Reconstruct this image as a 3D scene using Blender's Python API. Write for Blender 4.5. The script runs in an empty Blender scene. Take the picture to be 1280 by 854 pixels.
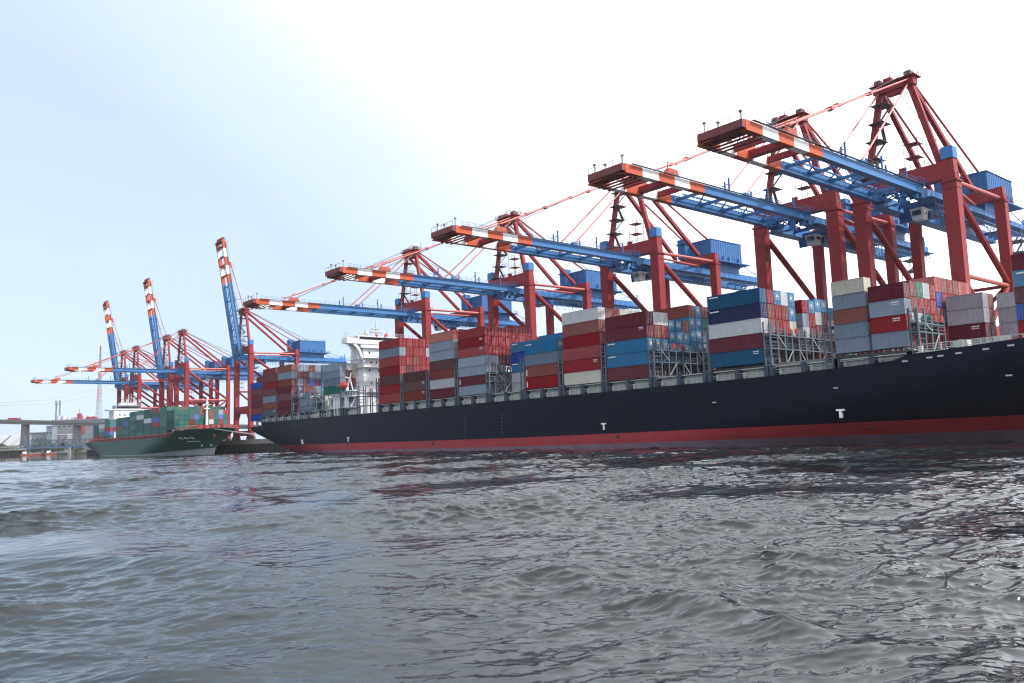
import bpy, math, random
import numpy as np
from mathutils import Vector, Matrix
R = math.radians
random.seed(7)

# ---------------------------------------------------------------- camera, world, sun, exposure
scene = bpy.context.scene
COL = scene.collection
F_PX, PITCH, ROLL, YAW, CAM_H = 1028.67, 6.553, 1.979, 40.206, 3.607
_a, _t, _r = R(YAW), R(PITCH), R(ROLL)
FW = Vector((-math.cos(_a)*math.cos(_t), math.sin(_a)*math.cos(_t), math.sin(_t)))
RT = Vector((math.sin(_a), math.cos(_a), 0)); UP = RT.cross(FW)
RT2 = RT*math.cos(_r) - UP*math.sin(_r); UP2 = RT*math.sin(_r) + UP*math.cos(_r)
cam_d = bpy.data.cameras.new('camera'); cam = bpy.data.objects.new('camera', cam_d); COL.objects.link(cam)
cam_d.sensor_width = 36; cam_d.lens = F_PX/1280*36; cam_d.clip_start = .5; cam_d.clip_end = 20000
m3 = Matrix((RT2, UP2, -FW)).transposed()
cam.matrix_world = Matrix.Translation((0, 0, CAM_H)) @ m3.to_4x4()
scene.camera = cam

SUN_EL = 45
# sun azimuth is given clockwise from the view direction
_v = math.atan2(FW.y, FW.x) - R(104)
sd = Vector((math.cos(_v)*math.cos(R(SUN_EL)), math.sin(_v)*math.cos(R(SUN_EL)), math.sin(R(SUN_EL))))
w = bpy.data.worlds.new('World'); scene.world = w; w.use_nodes = True
nt = w.node_tree; nt.nodes.clear()
sky = nt.nodes.new('ShaderNodeTexSky'); sky.sky_type = 'NISHITA'; sky.sun_disc = False
sky.sun_elevation = R(SUN_EL); sky.sun_rotation = math.atan2(sd.x, sd.y)
sky.air_density = 1.0; sky.dust_density = 1.5; sky.ozone_density = 1.0; sky.altitude = 0
bg = nt.nodes.new('ShaderNodeBackground'); bg.inputs[1].default_value = .12
out = nt.nodes.new('ShaderNodeOutputWorld')
# thin bright veil of high cloud, brightest on the sun's side, over the blue
tc = nt.nodes.new('ShaderNodeTexCoord'); nz = nt.nodes.new('ShaderNodeTexNoise')
nz.inputs['Scale'].default_value = 2.2; nz.inputs['Detail'].default_value = 6; nz.inputs['Roughness'].default_value = .55
cm = nt.nodes.new('ShaderNodeMapping'); cm.inputs['Scale'].default_value = (1, 1, 2.6)
nt.links.new(tc.outputs['Generated'], cm.inputs['Vector']); nt.links.new(cm.outputs[0], nz.inputs['Vector'])
rp = nt.nodes.new('ShaderNodeMapRange'); rp.inputs[1].default_value = .3; rp.inputs[2].default_value = .7
rp.inputs[3].default_value = .80; rp.inputs[4].default_value = .90
nt.links.new(nz.outputs['Fac'], rp.inputs[0])
dt = nt.nodes.new('ShaderNodeVectorMath'); dt.operation = 'DOT_PRODUCT'; dt.inputs[1].default_value = sd
nt.links.new(tc.outputs['Generated'], dt.inputs[0])
m2 = nt.nodes.new('ShaderNodeMapRange'); m2.inputs[1].default_value = -1; m2.inputs[2].default_value = 1
nt.links.new(dt.outputs['Value'], m2.inputs[0])
cr = nt.nodes.new('ShaderNodeValToRGB'); nt.links.new(m2.outputs[0], cr.inputs[0])
RAMP = [(-1, (2.2, 3.3, 5.4)), (-.72, (2.9, 4.1, 6.2)), (-.45, (5.6, 6.8, 8.4)), (-.17, (5.1, 6.4, 8.2)), (-.03, (6.8, 7.7, 8.8)), (.06, (8.8, 9.3, 9.8)), (.18, (12.9, 13.5, 14.4)), (.3, (16.4, 17, 18)), (1, (19, 19.5, 20))]
el = cr.color_ramp.elements
el[0].position = 0; el[0].color = (*[c/20 for c in RAMP[0][1]], 1); el[1].position = 1; el[1].color = (1, 1, 1, 1)
for d_, c_ in RAMP[1:-1]:
    e_ = el.new((d_+1)/2); e_.color = (*[c/20 for c in c_], 1)
vm = nt.nodes.new('ShaderNodeVectorMath'); vm.operation = 'SCALE'; vm.inputs['Scale'].default_value = 20
nt.links.new(cr.outputs[0], vm.inputs[0])
mx = nt.nodes.new('ShaderNodeMixRGB')
nt.links.new(rp.outputs[0], mx.inputs[0]); nt.links.new(sky.outputs[0], mx.inputs[1]); nt.links.new(vm.outputs[0], mx.inputs[2])
nt.links.new(mx.outputs[0], bg.inputs[0]); nt.links.new(bg.outputs[0], out.inputs[0])
sl = bpy.data.lights.new('sun', 'SUN'); sl.energy = 4.4; sl.angle = R(.6); sl.color = (1, .95, .88)
so = bpy.data.objects.new('sun', sl); COL.objects.link(so); so.rotation_euler = sd.to_track_quat('Z', 'Y').to_euler()
vs = scene.view_settings; vs.view_transform = 'Standard'; vs.look = 'None'; vs.gamma = 1; vs.use_curve_mapping = False
vs.exposure = 0.25
scene.cycles.volume_bounces = 0; scene.cycles.max_bounces = 6
scene.cycles.volume_step_rate = 4
scene.cycles.use_denoising = True
scene.cycles.pixel_filter_type = 'BLACKMAN_HARRIS'; scene.cycles.filter_width = 1.25

# ---------------------------------------------------------------- materials
def mat(name, col, rough=.55, metal=0, var=.12, scale=.6, rust=0, streak=0, spec=.4, rnd=0, bump=0):
    m = bpy.data.materials.new(name); m.use_nodes = True
    n = m.node_tree.nodes; l = m.node_tree.links; b = n['Principled BSDF']
    b.inputs['Roughness'].default_value = rough; b.inputs['Metallic'].default_value = metal
    b.inputs['Specular IOR Level'].default_value = spec
    t = n.new('ShaderNodeTexCoord'); nz = n.new('ShaderNodeTexNoise'); nz.inputs['Scale'].default_value = scale
    nz.inputs['Detail'].default_value = 6; nz.inputs['Roughness'].default_value = .65
    l.new(t.outputs['Object'], nz.inputs['Vector'])
    r = n.new('ShaderNodeMapRange'); r.inputs[1].default_value = .25; r.inputs[2].default_value = .75
    r.inputs[3].default_value = 1-var; r.inputs[4].default_value = 1+var
    l.new(nz.outputs['Fac'], r.inputs[0])
    hs = n.new('ShaderNodeHueSaturation'); hs.inputs['Color'].default_value = (*col, 1)
    l.new(r.outputs[0], hs.inputs['Value'])
    last = hs.outputs[0]
    if rnd:
        oi = n.new('ShaderNodeObjectInfo'); r2 = n.new('ShaderNodeMapRange')
        r2.inputs[3].default_value = 1-rnd; r2.inputs[4].default_value = 1+rnd
        l.new(oi.outputs['Random'], r2.inputs[0]); l.new(r2.outputs[0], hs.inputs['Saturation'])
        mu = n.new('ShaderNodeMath'); mu.operation = 'MULTIPLY'
        r3 = n.new('ShaderNodeMapRange'); r3.inputs[3].default_value = 1+rnd; r3.inputs[4].default_value = 1-rnd*1.3
        l.new(oi.outputs['Random'], r3.inputs[0])
        l.new(r.outputs[0], mu.inputs[0]); l.new(r3.outputs[0], mu.inputs[1]); l.new(mu.outputs[0], hs.inputs['Value'])
    if rust or streak:
        mp = n.new('ShaderNodeMapping'); mp.inputs['Scale'].default_value = (1.6, 1.6, .22) if streak else (1, 1, 1)
        l.new(t.outputs['Object'], mp.inputs['Vector'])
        if rnd:
            oi2 = n.new('ShaderNodeObjectInfo'); vm = n.new('ShaderNodeVectorMath'); vm.operation = 'ADD'
            ml = n.new('ShaderNodeMath'); ml.operation = 'MULTIPLY'; ml.inputs[1].default_value = 60
            l.new(oi2.outputs['Random'], ml.inputs[0]); l.new(ml.outputs[0], mp.inputs['Location'])
        n2 = n.new('ShaderNodeTexNoise'); n2.inputs['Scale'].default_value = 1.1; n2.inputs['Detail'].default_value = 8
        n2.inputs['Roughness'].default_value = .7
        l.new(mp.outputs[0], n2.inputs['Vector'])
        r4 = n.new('ShaderNodeMapRange'); r4.inputs[1].default_value = .56; r4.inputs[2].default_value = .74
        r4.inputs[4].default_value = max(rust, streak)
        l.new(n2.outputs['Fac'], r4.inputs[0])
        mx = n.new('ShaderNodeMixRGB'); mx.inputs[2].default_value = (.10, .045, .03, 1) if rust else (col[0]*.45+.02, col[1]*.45+.02, col[2]*.45+.02, 1)
        l.new(r4.outputs[0], mx.inputs[0]); l.new(last, mx.inputs[1]); last = mx.outputs[0]
    l.new(last, b.inputs['Base Color'])
    if bump:
        bp = n.new('ShaderNodeBump'); bp.inputs['Strength'].default_value = bump; bp.inputs['Distance'].default_value = .1
        l.new(nz.outputs['Fac'], bp.inputs['Height']); l.new(bp.outputs[0], b.inputs['Normal'])
    return m
CC = dict(r=((.20, .009, .016), 'red'), m=((.10, .018, .03), 'maroon'), b=((.155, .042, .035), 'brown'),
          o=((.28, .07, .045), 'rusty orange'), p=((.30, .07, .06), 'pinkish red'),
          B=((.025, .13, .26), 'blue'), T=((.018, .075, .15), 'teal blue'), n=((.018, .025, .075), 'navy'),
          u=((.03, .07, .27), 'royal blue'), g=((.165, .205, .26), 'grey'), s=((.12, .155, .21), 'slate grey'),
          k=((.055, .075, .10), 'dark slate'), w=((.38, .39, .41), 'white'), t=((.40, .38, .33), 'cream'),
          v=((.25, .235, .27), 'lilac grey'), G=((.022, .12, .085), 'green'), e=((.026, .085, .080), 'sea green'), h=((.02, .08, .072), 'dark sea green'), i=((.045, .125, .115), 'pale sea green'),
          d=((.075, .03, .035), 'dark brown'))
CM = {k: mat('paint_'+v[1].replace(' ', '_'), v[0], rough=.62, var=.13, scale=.9, rust=.45, streak=.45, spec=.12, rnd=.17) for k, v in CC.items()}
M = dict(
    red=mat('crane_red', (.215, .024, .030), .55, spec=.15, var=.1, streak=.3, scale=.4),
    redl=mat('pipe_red', (.34, .07, .065), .5, var=.08),
    blue=mat('crane_blue', (.045, .15, .35), .5, spec=.2, var=.12, streak=.35, scale=.4),
    house=mat('house_blue', (.03, .11, .28), .5, spec=.2, var=.12, streak=.3, scale=.4),
    red_shaded=mat('shaded_red', (.15, .03, .03), .6, var=.2),  # crane red darkened for the boom tip, its shade put into the colour
    orange=mat('warning_orange', (.42, .085, .045), .55, spec=.15, var=.08),
    wwhite=mat('warning_white', (.72, .72, .74), .5, var=.07),
    steel=mat('dark_steel', (.06, .09, .13), .6, var=.2),
    rope=mat('cable', (.07, .07, .08), .7), mach=mat('machinery', (.09, .07, .08), .6, var=.3),
    glass=mat('window_glass', (.02, .025, .03), .12, spec=.6),
    white=mat('ship_white', (.60, .62, .65), .45, var=.06, streak=.15),
    offw=mat('grey_white', (.40, .41, .39), .6, var=.22, rust=.3),
    lash=mat('lashing_grey', (.085, .11, .14), .55, var=.2, rust=.3),
    lashl=mat('pale_brace', (.30, .32, .32), .55, var=.15, rust=.2),
    pillar=mat('stanchion_slate', (.035, .045, .07), .5, var=.15),
    hullk=mat('hull_black', (.0035, .005, .014), .42, var=.3, scale=.15, spec=.12, streak=.3),
    hullr=mat('hull_red', (.27, .022, .028), .5, var=.2, scale=.3, streak=.6),
    hullp=mat('hull_weathered', (.13, .085, .115), .6, var=.3, scale=.6, streak=.6),
    hullg=mat('hull_green', (.018, .062, .043), .45, spec=.18, var=.15, scale=.15, streak=.3),
    hullw=mat('hull_pale', (.26, .27, .30), .6, var=.2, scale=.4, streak=.5),
    deck=mat('deck_paint', (.13, .05, .045), .7, var=.2), deckg=mat('deck_grey', (.12, .13, .13), .7, var=.2),
    boat=mat('lifeboat_red', (.42, .06, .04), .4, var=.08), mark=mat('white_mark', (.8, .8, .8), .5, var=.02),
    sig=mat('signal_red', (.65, .03, .02), .5, var=.05),
    conc=mat('concrete', (.11, .11, .12), .8, var=.15, scale=.1, streak=.4, bump=.1),
    concd=mat('quay_concrete', (.20, .19, .18), .85, var=.25, scale=.3, streak=.5, bump=.2),
    wood=mat('pile_dark', (.025, .022, .02), .8, var=.3), asph=mat('apron', (.13, .13, .13), .9, var=.2, scale=.05),
    soil=mat('bank_earth', (.12, .12, .08), .95, var=.25, scale=.05), leaf=mat('leaf', (.05, .085, .035), .8, var=.35, scale=.3),
    bark=mat('bark', (.08, .06, .04), .9), metalg=mat('cladding_grey', (.17, .185, .21), .6, var=.08, scale=.05, streak=.2),
    metald=mat('cladding_dark', (.18, .21, .26), .6, var=.1, scale=.05), roofw=mat('roof_pale', (.28, .29, .30), .6, var=.06, scale=.05),
    tank=mat('tank_pale', (.42, .44, .47), .5, var=.06), bridgeb=mat('bridge_blue', (.05, .10, .22), .5, var=.2),
    redb=mat('red_plant', (.28, .045, .045), .5, var=.1), barge=mat('barge_orange', (.28, .08, .05), .5, var=.15))

def plating(m):
    n = m.node_tree.nodes; l = m.node_tree.links; b = n['Principled BSDF']
    t = n.new('ShaderNodeTexCoord'); sx = n.new('ShaderNodeSeparateXYZ'); cx = n.new('ShaderNodeCombineXYZ')
    l.new(t.outputs['Object'], sx.inputs[0]); l.new(sx.outputs[0], cx.inputs[0]); l.new(sx.outputs[2], cx.inputs[1])
    br = n.new('ShaderNodeTexBrick'); br.inputs['Scale'].default_value = 1; br.inputs['Brick Width'].default_value = 9; br.inputs['Row Height'].default_value = 2.4
    br.inputs['Mortar Size'].default_value = .05; br.inputs['Mortar Smooth'].default_value = .6
    br.inputs['Color1'].default_value = (1, 1, 1, 1); br.inputs['Color2'].default_value = (.8, .8, .8, 1); br.inputs['Mortar'].default_value = (0, 0, 0, 1)
    l.new(cx.outputs[0], br.inputs['Vector'])
    nz = n.new('ShaderNodeTexNoise'); nz.inputs['Scale'].default_value = .35; nz.inputs['Detail'].default_value = 3; l.new(t.outputs['Object'], nz.inputs['Vector'])
    b1 = n.new('ShaderNodeBump'); b1.inputs['Strength'].default_value = .5; b1.inputs['Distance'].default_value = .03; l.new(br.outputs['Color'], b1.inputs['Height'])
    b2 = n.new('ShaderNodeBump'); b2.inputs['Strength'].default_value = .5; b2.inputs['Distance'].default_value = .12; l.new(nz.outputs['Fac'], b2.inputs['Height'])
    l.new(b1.outputs[0], b2.inputs['Normal']); l.new(b2.outputs[0], b.inputs['Normal'])
for k_ in ('hullk', 'hullr', 'hullg', 'hullp'): plating(M[k_])

# ---------------------------------------------------------------- mesh helpers
class MB:
    def __init__(s): s.v = []; s.f = []; s.mi = []; s.cur = 0
    def add(s, vs, fs):
        o = len(s.v); s.v += [tuple(q) for q in vs]; s.f += [tuple(o+i for i in q) for q in fs]; s.mi += [s.cur]*len(fs)
    def box(s, x0, x1, y0, y1, z0, z1):
        s.add([(x0,y0,z0),(x1,y0,z0),(x1,y1,z0),(x0,y1,z0),(x0,y0,z1),(x1,y0,z1),(x1,y1,z1),(x0,y1,z1)],
              [(0,3,2,1),(4,5,6,7),(0,1,5,4),(1,2,6,5),(2,3,7,6),(3,0,4,7)])
    def cbox(s, c, d): s.box(c[0]-d[0]/2, c[0]+d[0]/2, c[1]-d[1]/2, c[1]+d[1]/2, c[2]-d[2]/2, c[2]+d[2]/2)
    def frus(s, c0, d0, c1, d1):     # tapered prism between two horizontal rectangles
        vs = []
        for c, d in ((c0, d0), (c1, d1)):
            for sx, sy in ((-1,-1),(1,-1),(1,1),(-1,1)): vs.append((c[0]+sx*d[0]/2, c[1]+sy*d[1]/2, c[2]))
        s.add(vs, [(0,3,2,1),(4,5,6,7),(0,1,5,4),(1,2,6,5),(2,3,7,6),(3,0,4,7)])
    def beam(s, p, q, w, h=None, up=(0,0,1)):
        h = h or w; p = Vector(p); q = Vector(q); d = (q-p).normalized(); u = Vector(up)
        if abs(d.dot(u)) > .97: u = Vector((0,1,0))
        a = d.cross(u).normalized()*w/2; b = a.cross(d).normalized()*h/2
        vs = [p-a-b, p+a-b, p+a+b, p-a+b, q-a-b, q+a-b, q+a+b, q-a+b]
        s.add(vs, [(0,3,2,1),(4,5,6,7),(0,1,5,4),(1,2,6,5),(2,3,7,6),(3,0,4,7)])
    def tube(s, p, q, r, n=8, r2=None):
        r2 = r if r2 is None else r2
        p = Vector(p); q = Vector(q); d = (q-p).normalized(); u = Vector((0,0,1)) if abs(d.z) < .95 else Vector((0,1,0))
        a = d.cross(u).normalized(); b = d.cross(a).normalized(); vs = []
        for c, rr in ((p, r), (q, r2)):
            for i in range(n): t = 2*math.pi*i/n; vs.append(c+a*rr*math.cos(t)+b*rr*math.sin(t))
        s.add(vs, [(i, (i+1) % n, n+(i+1) % n, n+i) for i in range(n)]+[tuple(range(n))[::-1], tuple(range(n, 2*n))])
    def path(s, pts, r, n=5):
        for i in range(len(pts)-1): s.tube(pts[i], pts[i+1], r, n)
    def rail(s, pts, h=1.1, r=.05, step=2.5):      # guard rail along a polyline
        for i in range(len(pts)-1):
            p = Vector(pts[i]); q = Vector(pts[i+1]); L = (q-p).length; n = max(1, int(L/step))
            for k in (h, h*.5): s.beam(p+Vector((0,0,k)), q+Vector((0,0,k)), r)
            for k in range(n+1): c = p.lerp(q, k/n); s.beam(c, c+Vector((0,0,h)), r)
    def mesh(s, name, mats, fix=False, smooth=False):
        me = bpy.data.meshes.new(name); me.from_pydata(s.v, [], s.f)
        for m in (mats if isinstance(mats, (list, tuple)) else [mats]): me.materials.append(m)
        me.polygons.foreach_set('material_index', s.mi)
        if smooth: me.polygons.foreach_set('use_smooth', [True]*len(s.f))
        me.update()
        if fix:
            import bmesh
            b = bmesh.new(); b.from_mesh(me); bmesh.ops.recalc_face_normals(b, faces=b.faces); b.to_mesh(me); b.free()
        return me
    def build(s, name, mats, parent=None, fix=True, smooth=False, loc=None):
        return link(name, s.mesh(name, mats, fix, smooth), parent, loc)
def link(name, me, parent=None, loc=None):
    o = bpy.data.objects.new(name, me); COL.objects.link(o)
    if parent: o.parent = parent
    if loc: o.location = loc
    return o
def tag(o, label=None, cat=None, group=None, kind=None):
    if label: o['label'] = label
    if cat: o['category'] = cat
    if group: o['group'] = group
    if kind: o['kind'] = kind
    return o
def empty(name, loc=(0,0,0)):
    o = bpy.data.objects.new(name, None); o.empty_display_size = 1; COL.objects.link(o); o.location = loc; return o
def copy_tree(o, parent=None):
    c = o.copy(); COL.objects.link(c)
    if parent: c.parent = parent
    for ch in list(KIDS.get(o.name, ())): copy_tree(bpy.data.objects[ch], c)
    return c
KIDS = {}
def index_kids():
    KIDS.clear()
    for o in bpy.data.objects:
        if o.parent: KIDS.setdefault(o.parent.name, []).append(o.name)

Y0, DECK, QUAY_Y, QUAY_Z = 137.47, 12.8, 174.5, 6.5

# ---------------------------------------------------------------- water: real waves
def build_water():
    rng = np.random.default_rng(5)
    th0 = math.atan2(FW.y, FW.x)
    nth, nr = 1750, 1500
    # radial rows: fine near the viewer's boat, coarser far out
    rr = 8.0*np.exp(np.linspace(0, math.log(420/8.0), nr))
    tt = th0 + np.linspace(R(42), R(-42), nth)
    RR, TT = np.meshgrid(rr, tt, indexing='ij')
    X = RR*np.cos(TT); Y = RR*np.sin(TT); Z = np.zeros_like(X); DX = np.zeros_like(X); DY = np.zeros_like(X)
    cell = np.maximum(RR*(R(84)/nth), RR*(math.log(420/8.0)/nr))
    wind = th0 + R(200)
    # large groups of chop come and go over the surface
    env = np.zeros_like(X)
    for k in range(14):
        L = rng.uniform(9, 45); a = rng.uniform(0, 2*math.pi); ph = rng.uniform(0, 6.28)
        env += np.cos(2*math.pi/L*(X*math.cos(a)+Y*math.sin(a))+ph)
    env = np.clip(1+.45*env/1.6, .25, 2.4)
    comps = []
    for k in range(180):
        L = math.exp(rng.uniform(math.log(.20), math.log(6.5)))
        a = wind + rng.normal(0, R(27)) if L < 2.5 else wind + rng.normal(0, R(28))
        amp = .0033*L**.88*(1 if L < 3 else .85)
        comps.append((L, a, amp, True))
    for k in range(80):
        L = math.exp(rng.uniform(math.log(.13), math.log(.55)))
        comps.append((L, wind+rng.normal(0, R(32)), .0020*L**.9, True))
    for L, a, amp in ((6.5, th0+R(128), .040), (8.2, th0+R(140), .035), (5.2, th0+R(238), .030), (7.2, th0+R(226), .028), (11, th0+R(190), .03)):
        comps.append((L, a, amp, False))
    for L, a, amp, e in comps:
        k = 2*math.pi/L; ph = rng.uniform(0, 6.28); ca, sa = math.cos(a), math.sin(a)
        fade = np.clip(L/(cell*2.6)-.6, 0, 1)
        A = amp*fade*(env if e else 1)
        arg = k*(X*ca+Y*sa)+ph
        Z += A*np.cos(arg); s_ = 1.15*A*np.sin(arg); DX -= s_*ca; DY -= s_*sa
    # two wake crests thrown up by a passing boat
    def crest(p, q, width, amp):
        nonlocal Z
        p = np.array(p); q = np.array(q); d = q-p; L = np.hypot(*d); d = d/L; nrm = np.array([-d[1], d[0]])
        u = (X-p[0])*d[0]+(Y-p[1])*d[1]; v = (X-p[0])*nrm[0]+(Y-p[1])*nrm[1]+.5*np.sin(u*.35)
        g = np.exp(-(v/width)**2)*np.cos(v*1.1/width)*np.exp(-((u-L/2)/(L*.5))**4)
        Z += amp*g*(1+.25*np.sin(u*.9))
    fx, fy = math.cos(th0), math.sin(th0); rx, ry = math.sin(th0), -math.cos(th0)
    P = lambda fwd, rgt: (fwd*fx+rgt*rx, fwd*fy+rgt*ry)
    crest(P(30, -26), P(24, -6), 1.4, .22); crest(P(22, -20), P(17, -5), 1.1, .16); crest(P(24, .5), P(13, 5.5), .9, .20); crest(P(15, -8), P(11.5, 0), .8, .11)
    crest(P(52, 6), P(34, 17), 2.0, .15); crest(P(44, -14), P(34, 4), 1.6, .12)
    # keep the outer rim level with the flat sheet beyond
    rim = np.clip((420-RR)/100, 0, 1); Z *= rim
    co = np.stack([X+DX, Y+DY, Z], -1).reshape(-1, 3)
    i = np.arange(nr-1)[:, None]*nth+np.arange(nth-1)[None, :]
    quads = np.stack([i, i+nth, i+nth+1, i+1], -1).reshape(-1, 4)
    # surrounding flat water reaching the horizon, one sheet joined below the waves' rim
    me = bpy.data.meshes.new('water')
    big = 3300.0; base = len(co)
    ext = []; rin = co.reshape(nr, nth, 3)
    ring = list((nr-1)*nth+np.arange(0, nth, 30)); 
    outer = []
    for j in ring:
        p = co[j]; s_ = big/max(abs(p[0]), abs(p[1])); outer.append((p[0]*s_, p[1]*s_, 0.0))
    ev = np.array(outer)
    me_v = np.concatenate([co, ev])
    nq = len(quads); ne = len(ring)-1
    eq = np.array([[ring[k], base+k, base+k+1, ring[k+1]] for k in range(ne)])
    allq = np.concatenate([quads, eq])
    me.vertices.add(len(me_v)); me.vertices.foreach_set('co', me_v.astype(np.float32).ravel())
    me.loops.add(allq.size); me.loops.foreach_set('vertex_index', allq.astype(np.int32).ravel())
    me.polygons.add(len(allq)); me.polygons.foreach_set('loop_start', np.arange(0, allq.size, 4, dtype=np.int32))
    me.polygons.foreach_set('use_smooth', [True]*len(allq))
    me.update(calc_edges=True); me.validate()
    m = bpy.data.materials.new('river_water'); m.use_nodes = True
    n = m.node_tree.nodes; l = m.node_tree.links; b = n['Principled BSDF']
    b.inputs['Base Color'].default_value = (.012, .016, .018, 1); b.inputs['IOR'].default_value = 1.333
    b.inputs['Roughness'].default_value = .03; b.inputs['Specular IOR Level'].default_value = .5
    t = n.new('ShaderNodeTexCoord')
    mp = n.new('ShaderNodeMapping'); mp.inputs['Rotation'].default_value = (0, 0, -wind); mp.inputs['Scale'].default_value = (1.9, .7, 1)
    l.new(t.outputs['Object'], mp.inputs['Vector'])
    prev = None
    for sc, st, ds in ((1.5, .5, .012), (5, .3, .006), (14, .25, .0022)):
        z = n.new('ShaderNodeTexNoise'); z.inputs['Scale'].default_value = sc; z.inputs['Detail'].default_value = 5
        z.inputs['Roughness'].default_value = .6; z.inputs['Distortion'].default_value = .3
        l.new(mp.outputs[0], z.inputs['Vector'])
        bp = n.new('ShaderNodeBump'); bp.inputs['Strength'].default_value = st; bp.inputs['Distance'].default_value = ds
        l.new(z.outputs['Fac'], bp.inputs['Height'])
        if prev: l.new(prev.outputs[0], bp.inputs['Normal'])
        prev = bp
    l.new(prev.outputs[0], b.inputs['Normal'])
    me.materials.append(m)
    o = link('water', me); o['kind'] = 'structure'
    # the part of the river behind the boat
    mb = MB(); th = [tt[0]+k*(2*math.pi-R(84))/24 for k in range(25)]
    vs = []
    for t_ in th:
        c, s_ = math.cos(t_), math.sin(t_)
        q = big/max(abs(c), abs(s_)); vs += [(c*420, s_*420, -.03), (c*q, s_*q, -.03)]
    vs.append((0, 0, -.35)); N = len(vs)-1
    fs = [(2*k, 2*k+1, 2*k+3, 2*k+2) for k in range(24)] + [(N, 2*k, 2*k+2) for k in range(24)]
    # floor of dark water just under the fine patch's near edge
    mb.add(vs, fs); o2 = mb.build('water_surface', m, fix=False); o2['kind'] = 'structure'
build_water()

# ---------------------------------------------------------------- ground, quay
g = MB(); g.box(-760, 260, QUAY_Y, 1500, -2.5, QUAY_Z); tag(g.build('ground', M['asph']), kind='structure')
q = MB(); q.box(-758, 258, QUAY_Y-1.0, QUAY_Y-.003, -2.5, QUAY_Z+.12); q.box(-758, 258, QUAY_Y-1.6, QUAY_Y-1.003, 3.6, QUAY_Z+.0)
wall = empty('quay_wall'); tag(wall, 'long dark concrete quay wall under the cranes with timber fender piles', 'quay wall')
q.build('capping', M['concd'], wall)
q = MB()
for i in range(339): x = -757+i*3; q.box(x, x+1.3, QUAY_Y-2.1, QUAY_Y-1.605, -2, 4.2)
q.build('fender_piles', M['wood'], wall)
q = MB()
for yy in (178, 204.7):
    q.box(-755, 255, yy-.25, yy+.25, QUAY_Z+.003, QUAY_Z+.06)
tag(q.build('crane_rails', M['steel']), 'pair of steel crane rails set in the quay apron', 'rails')

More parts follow.
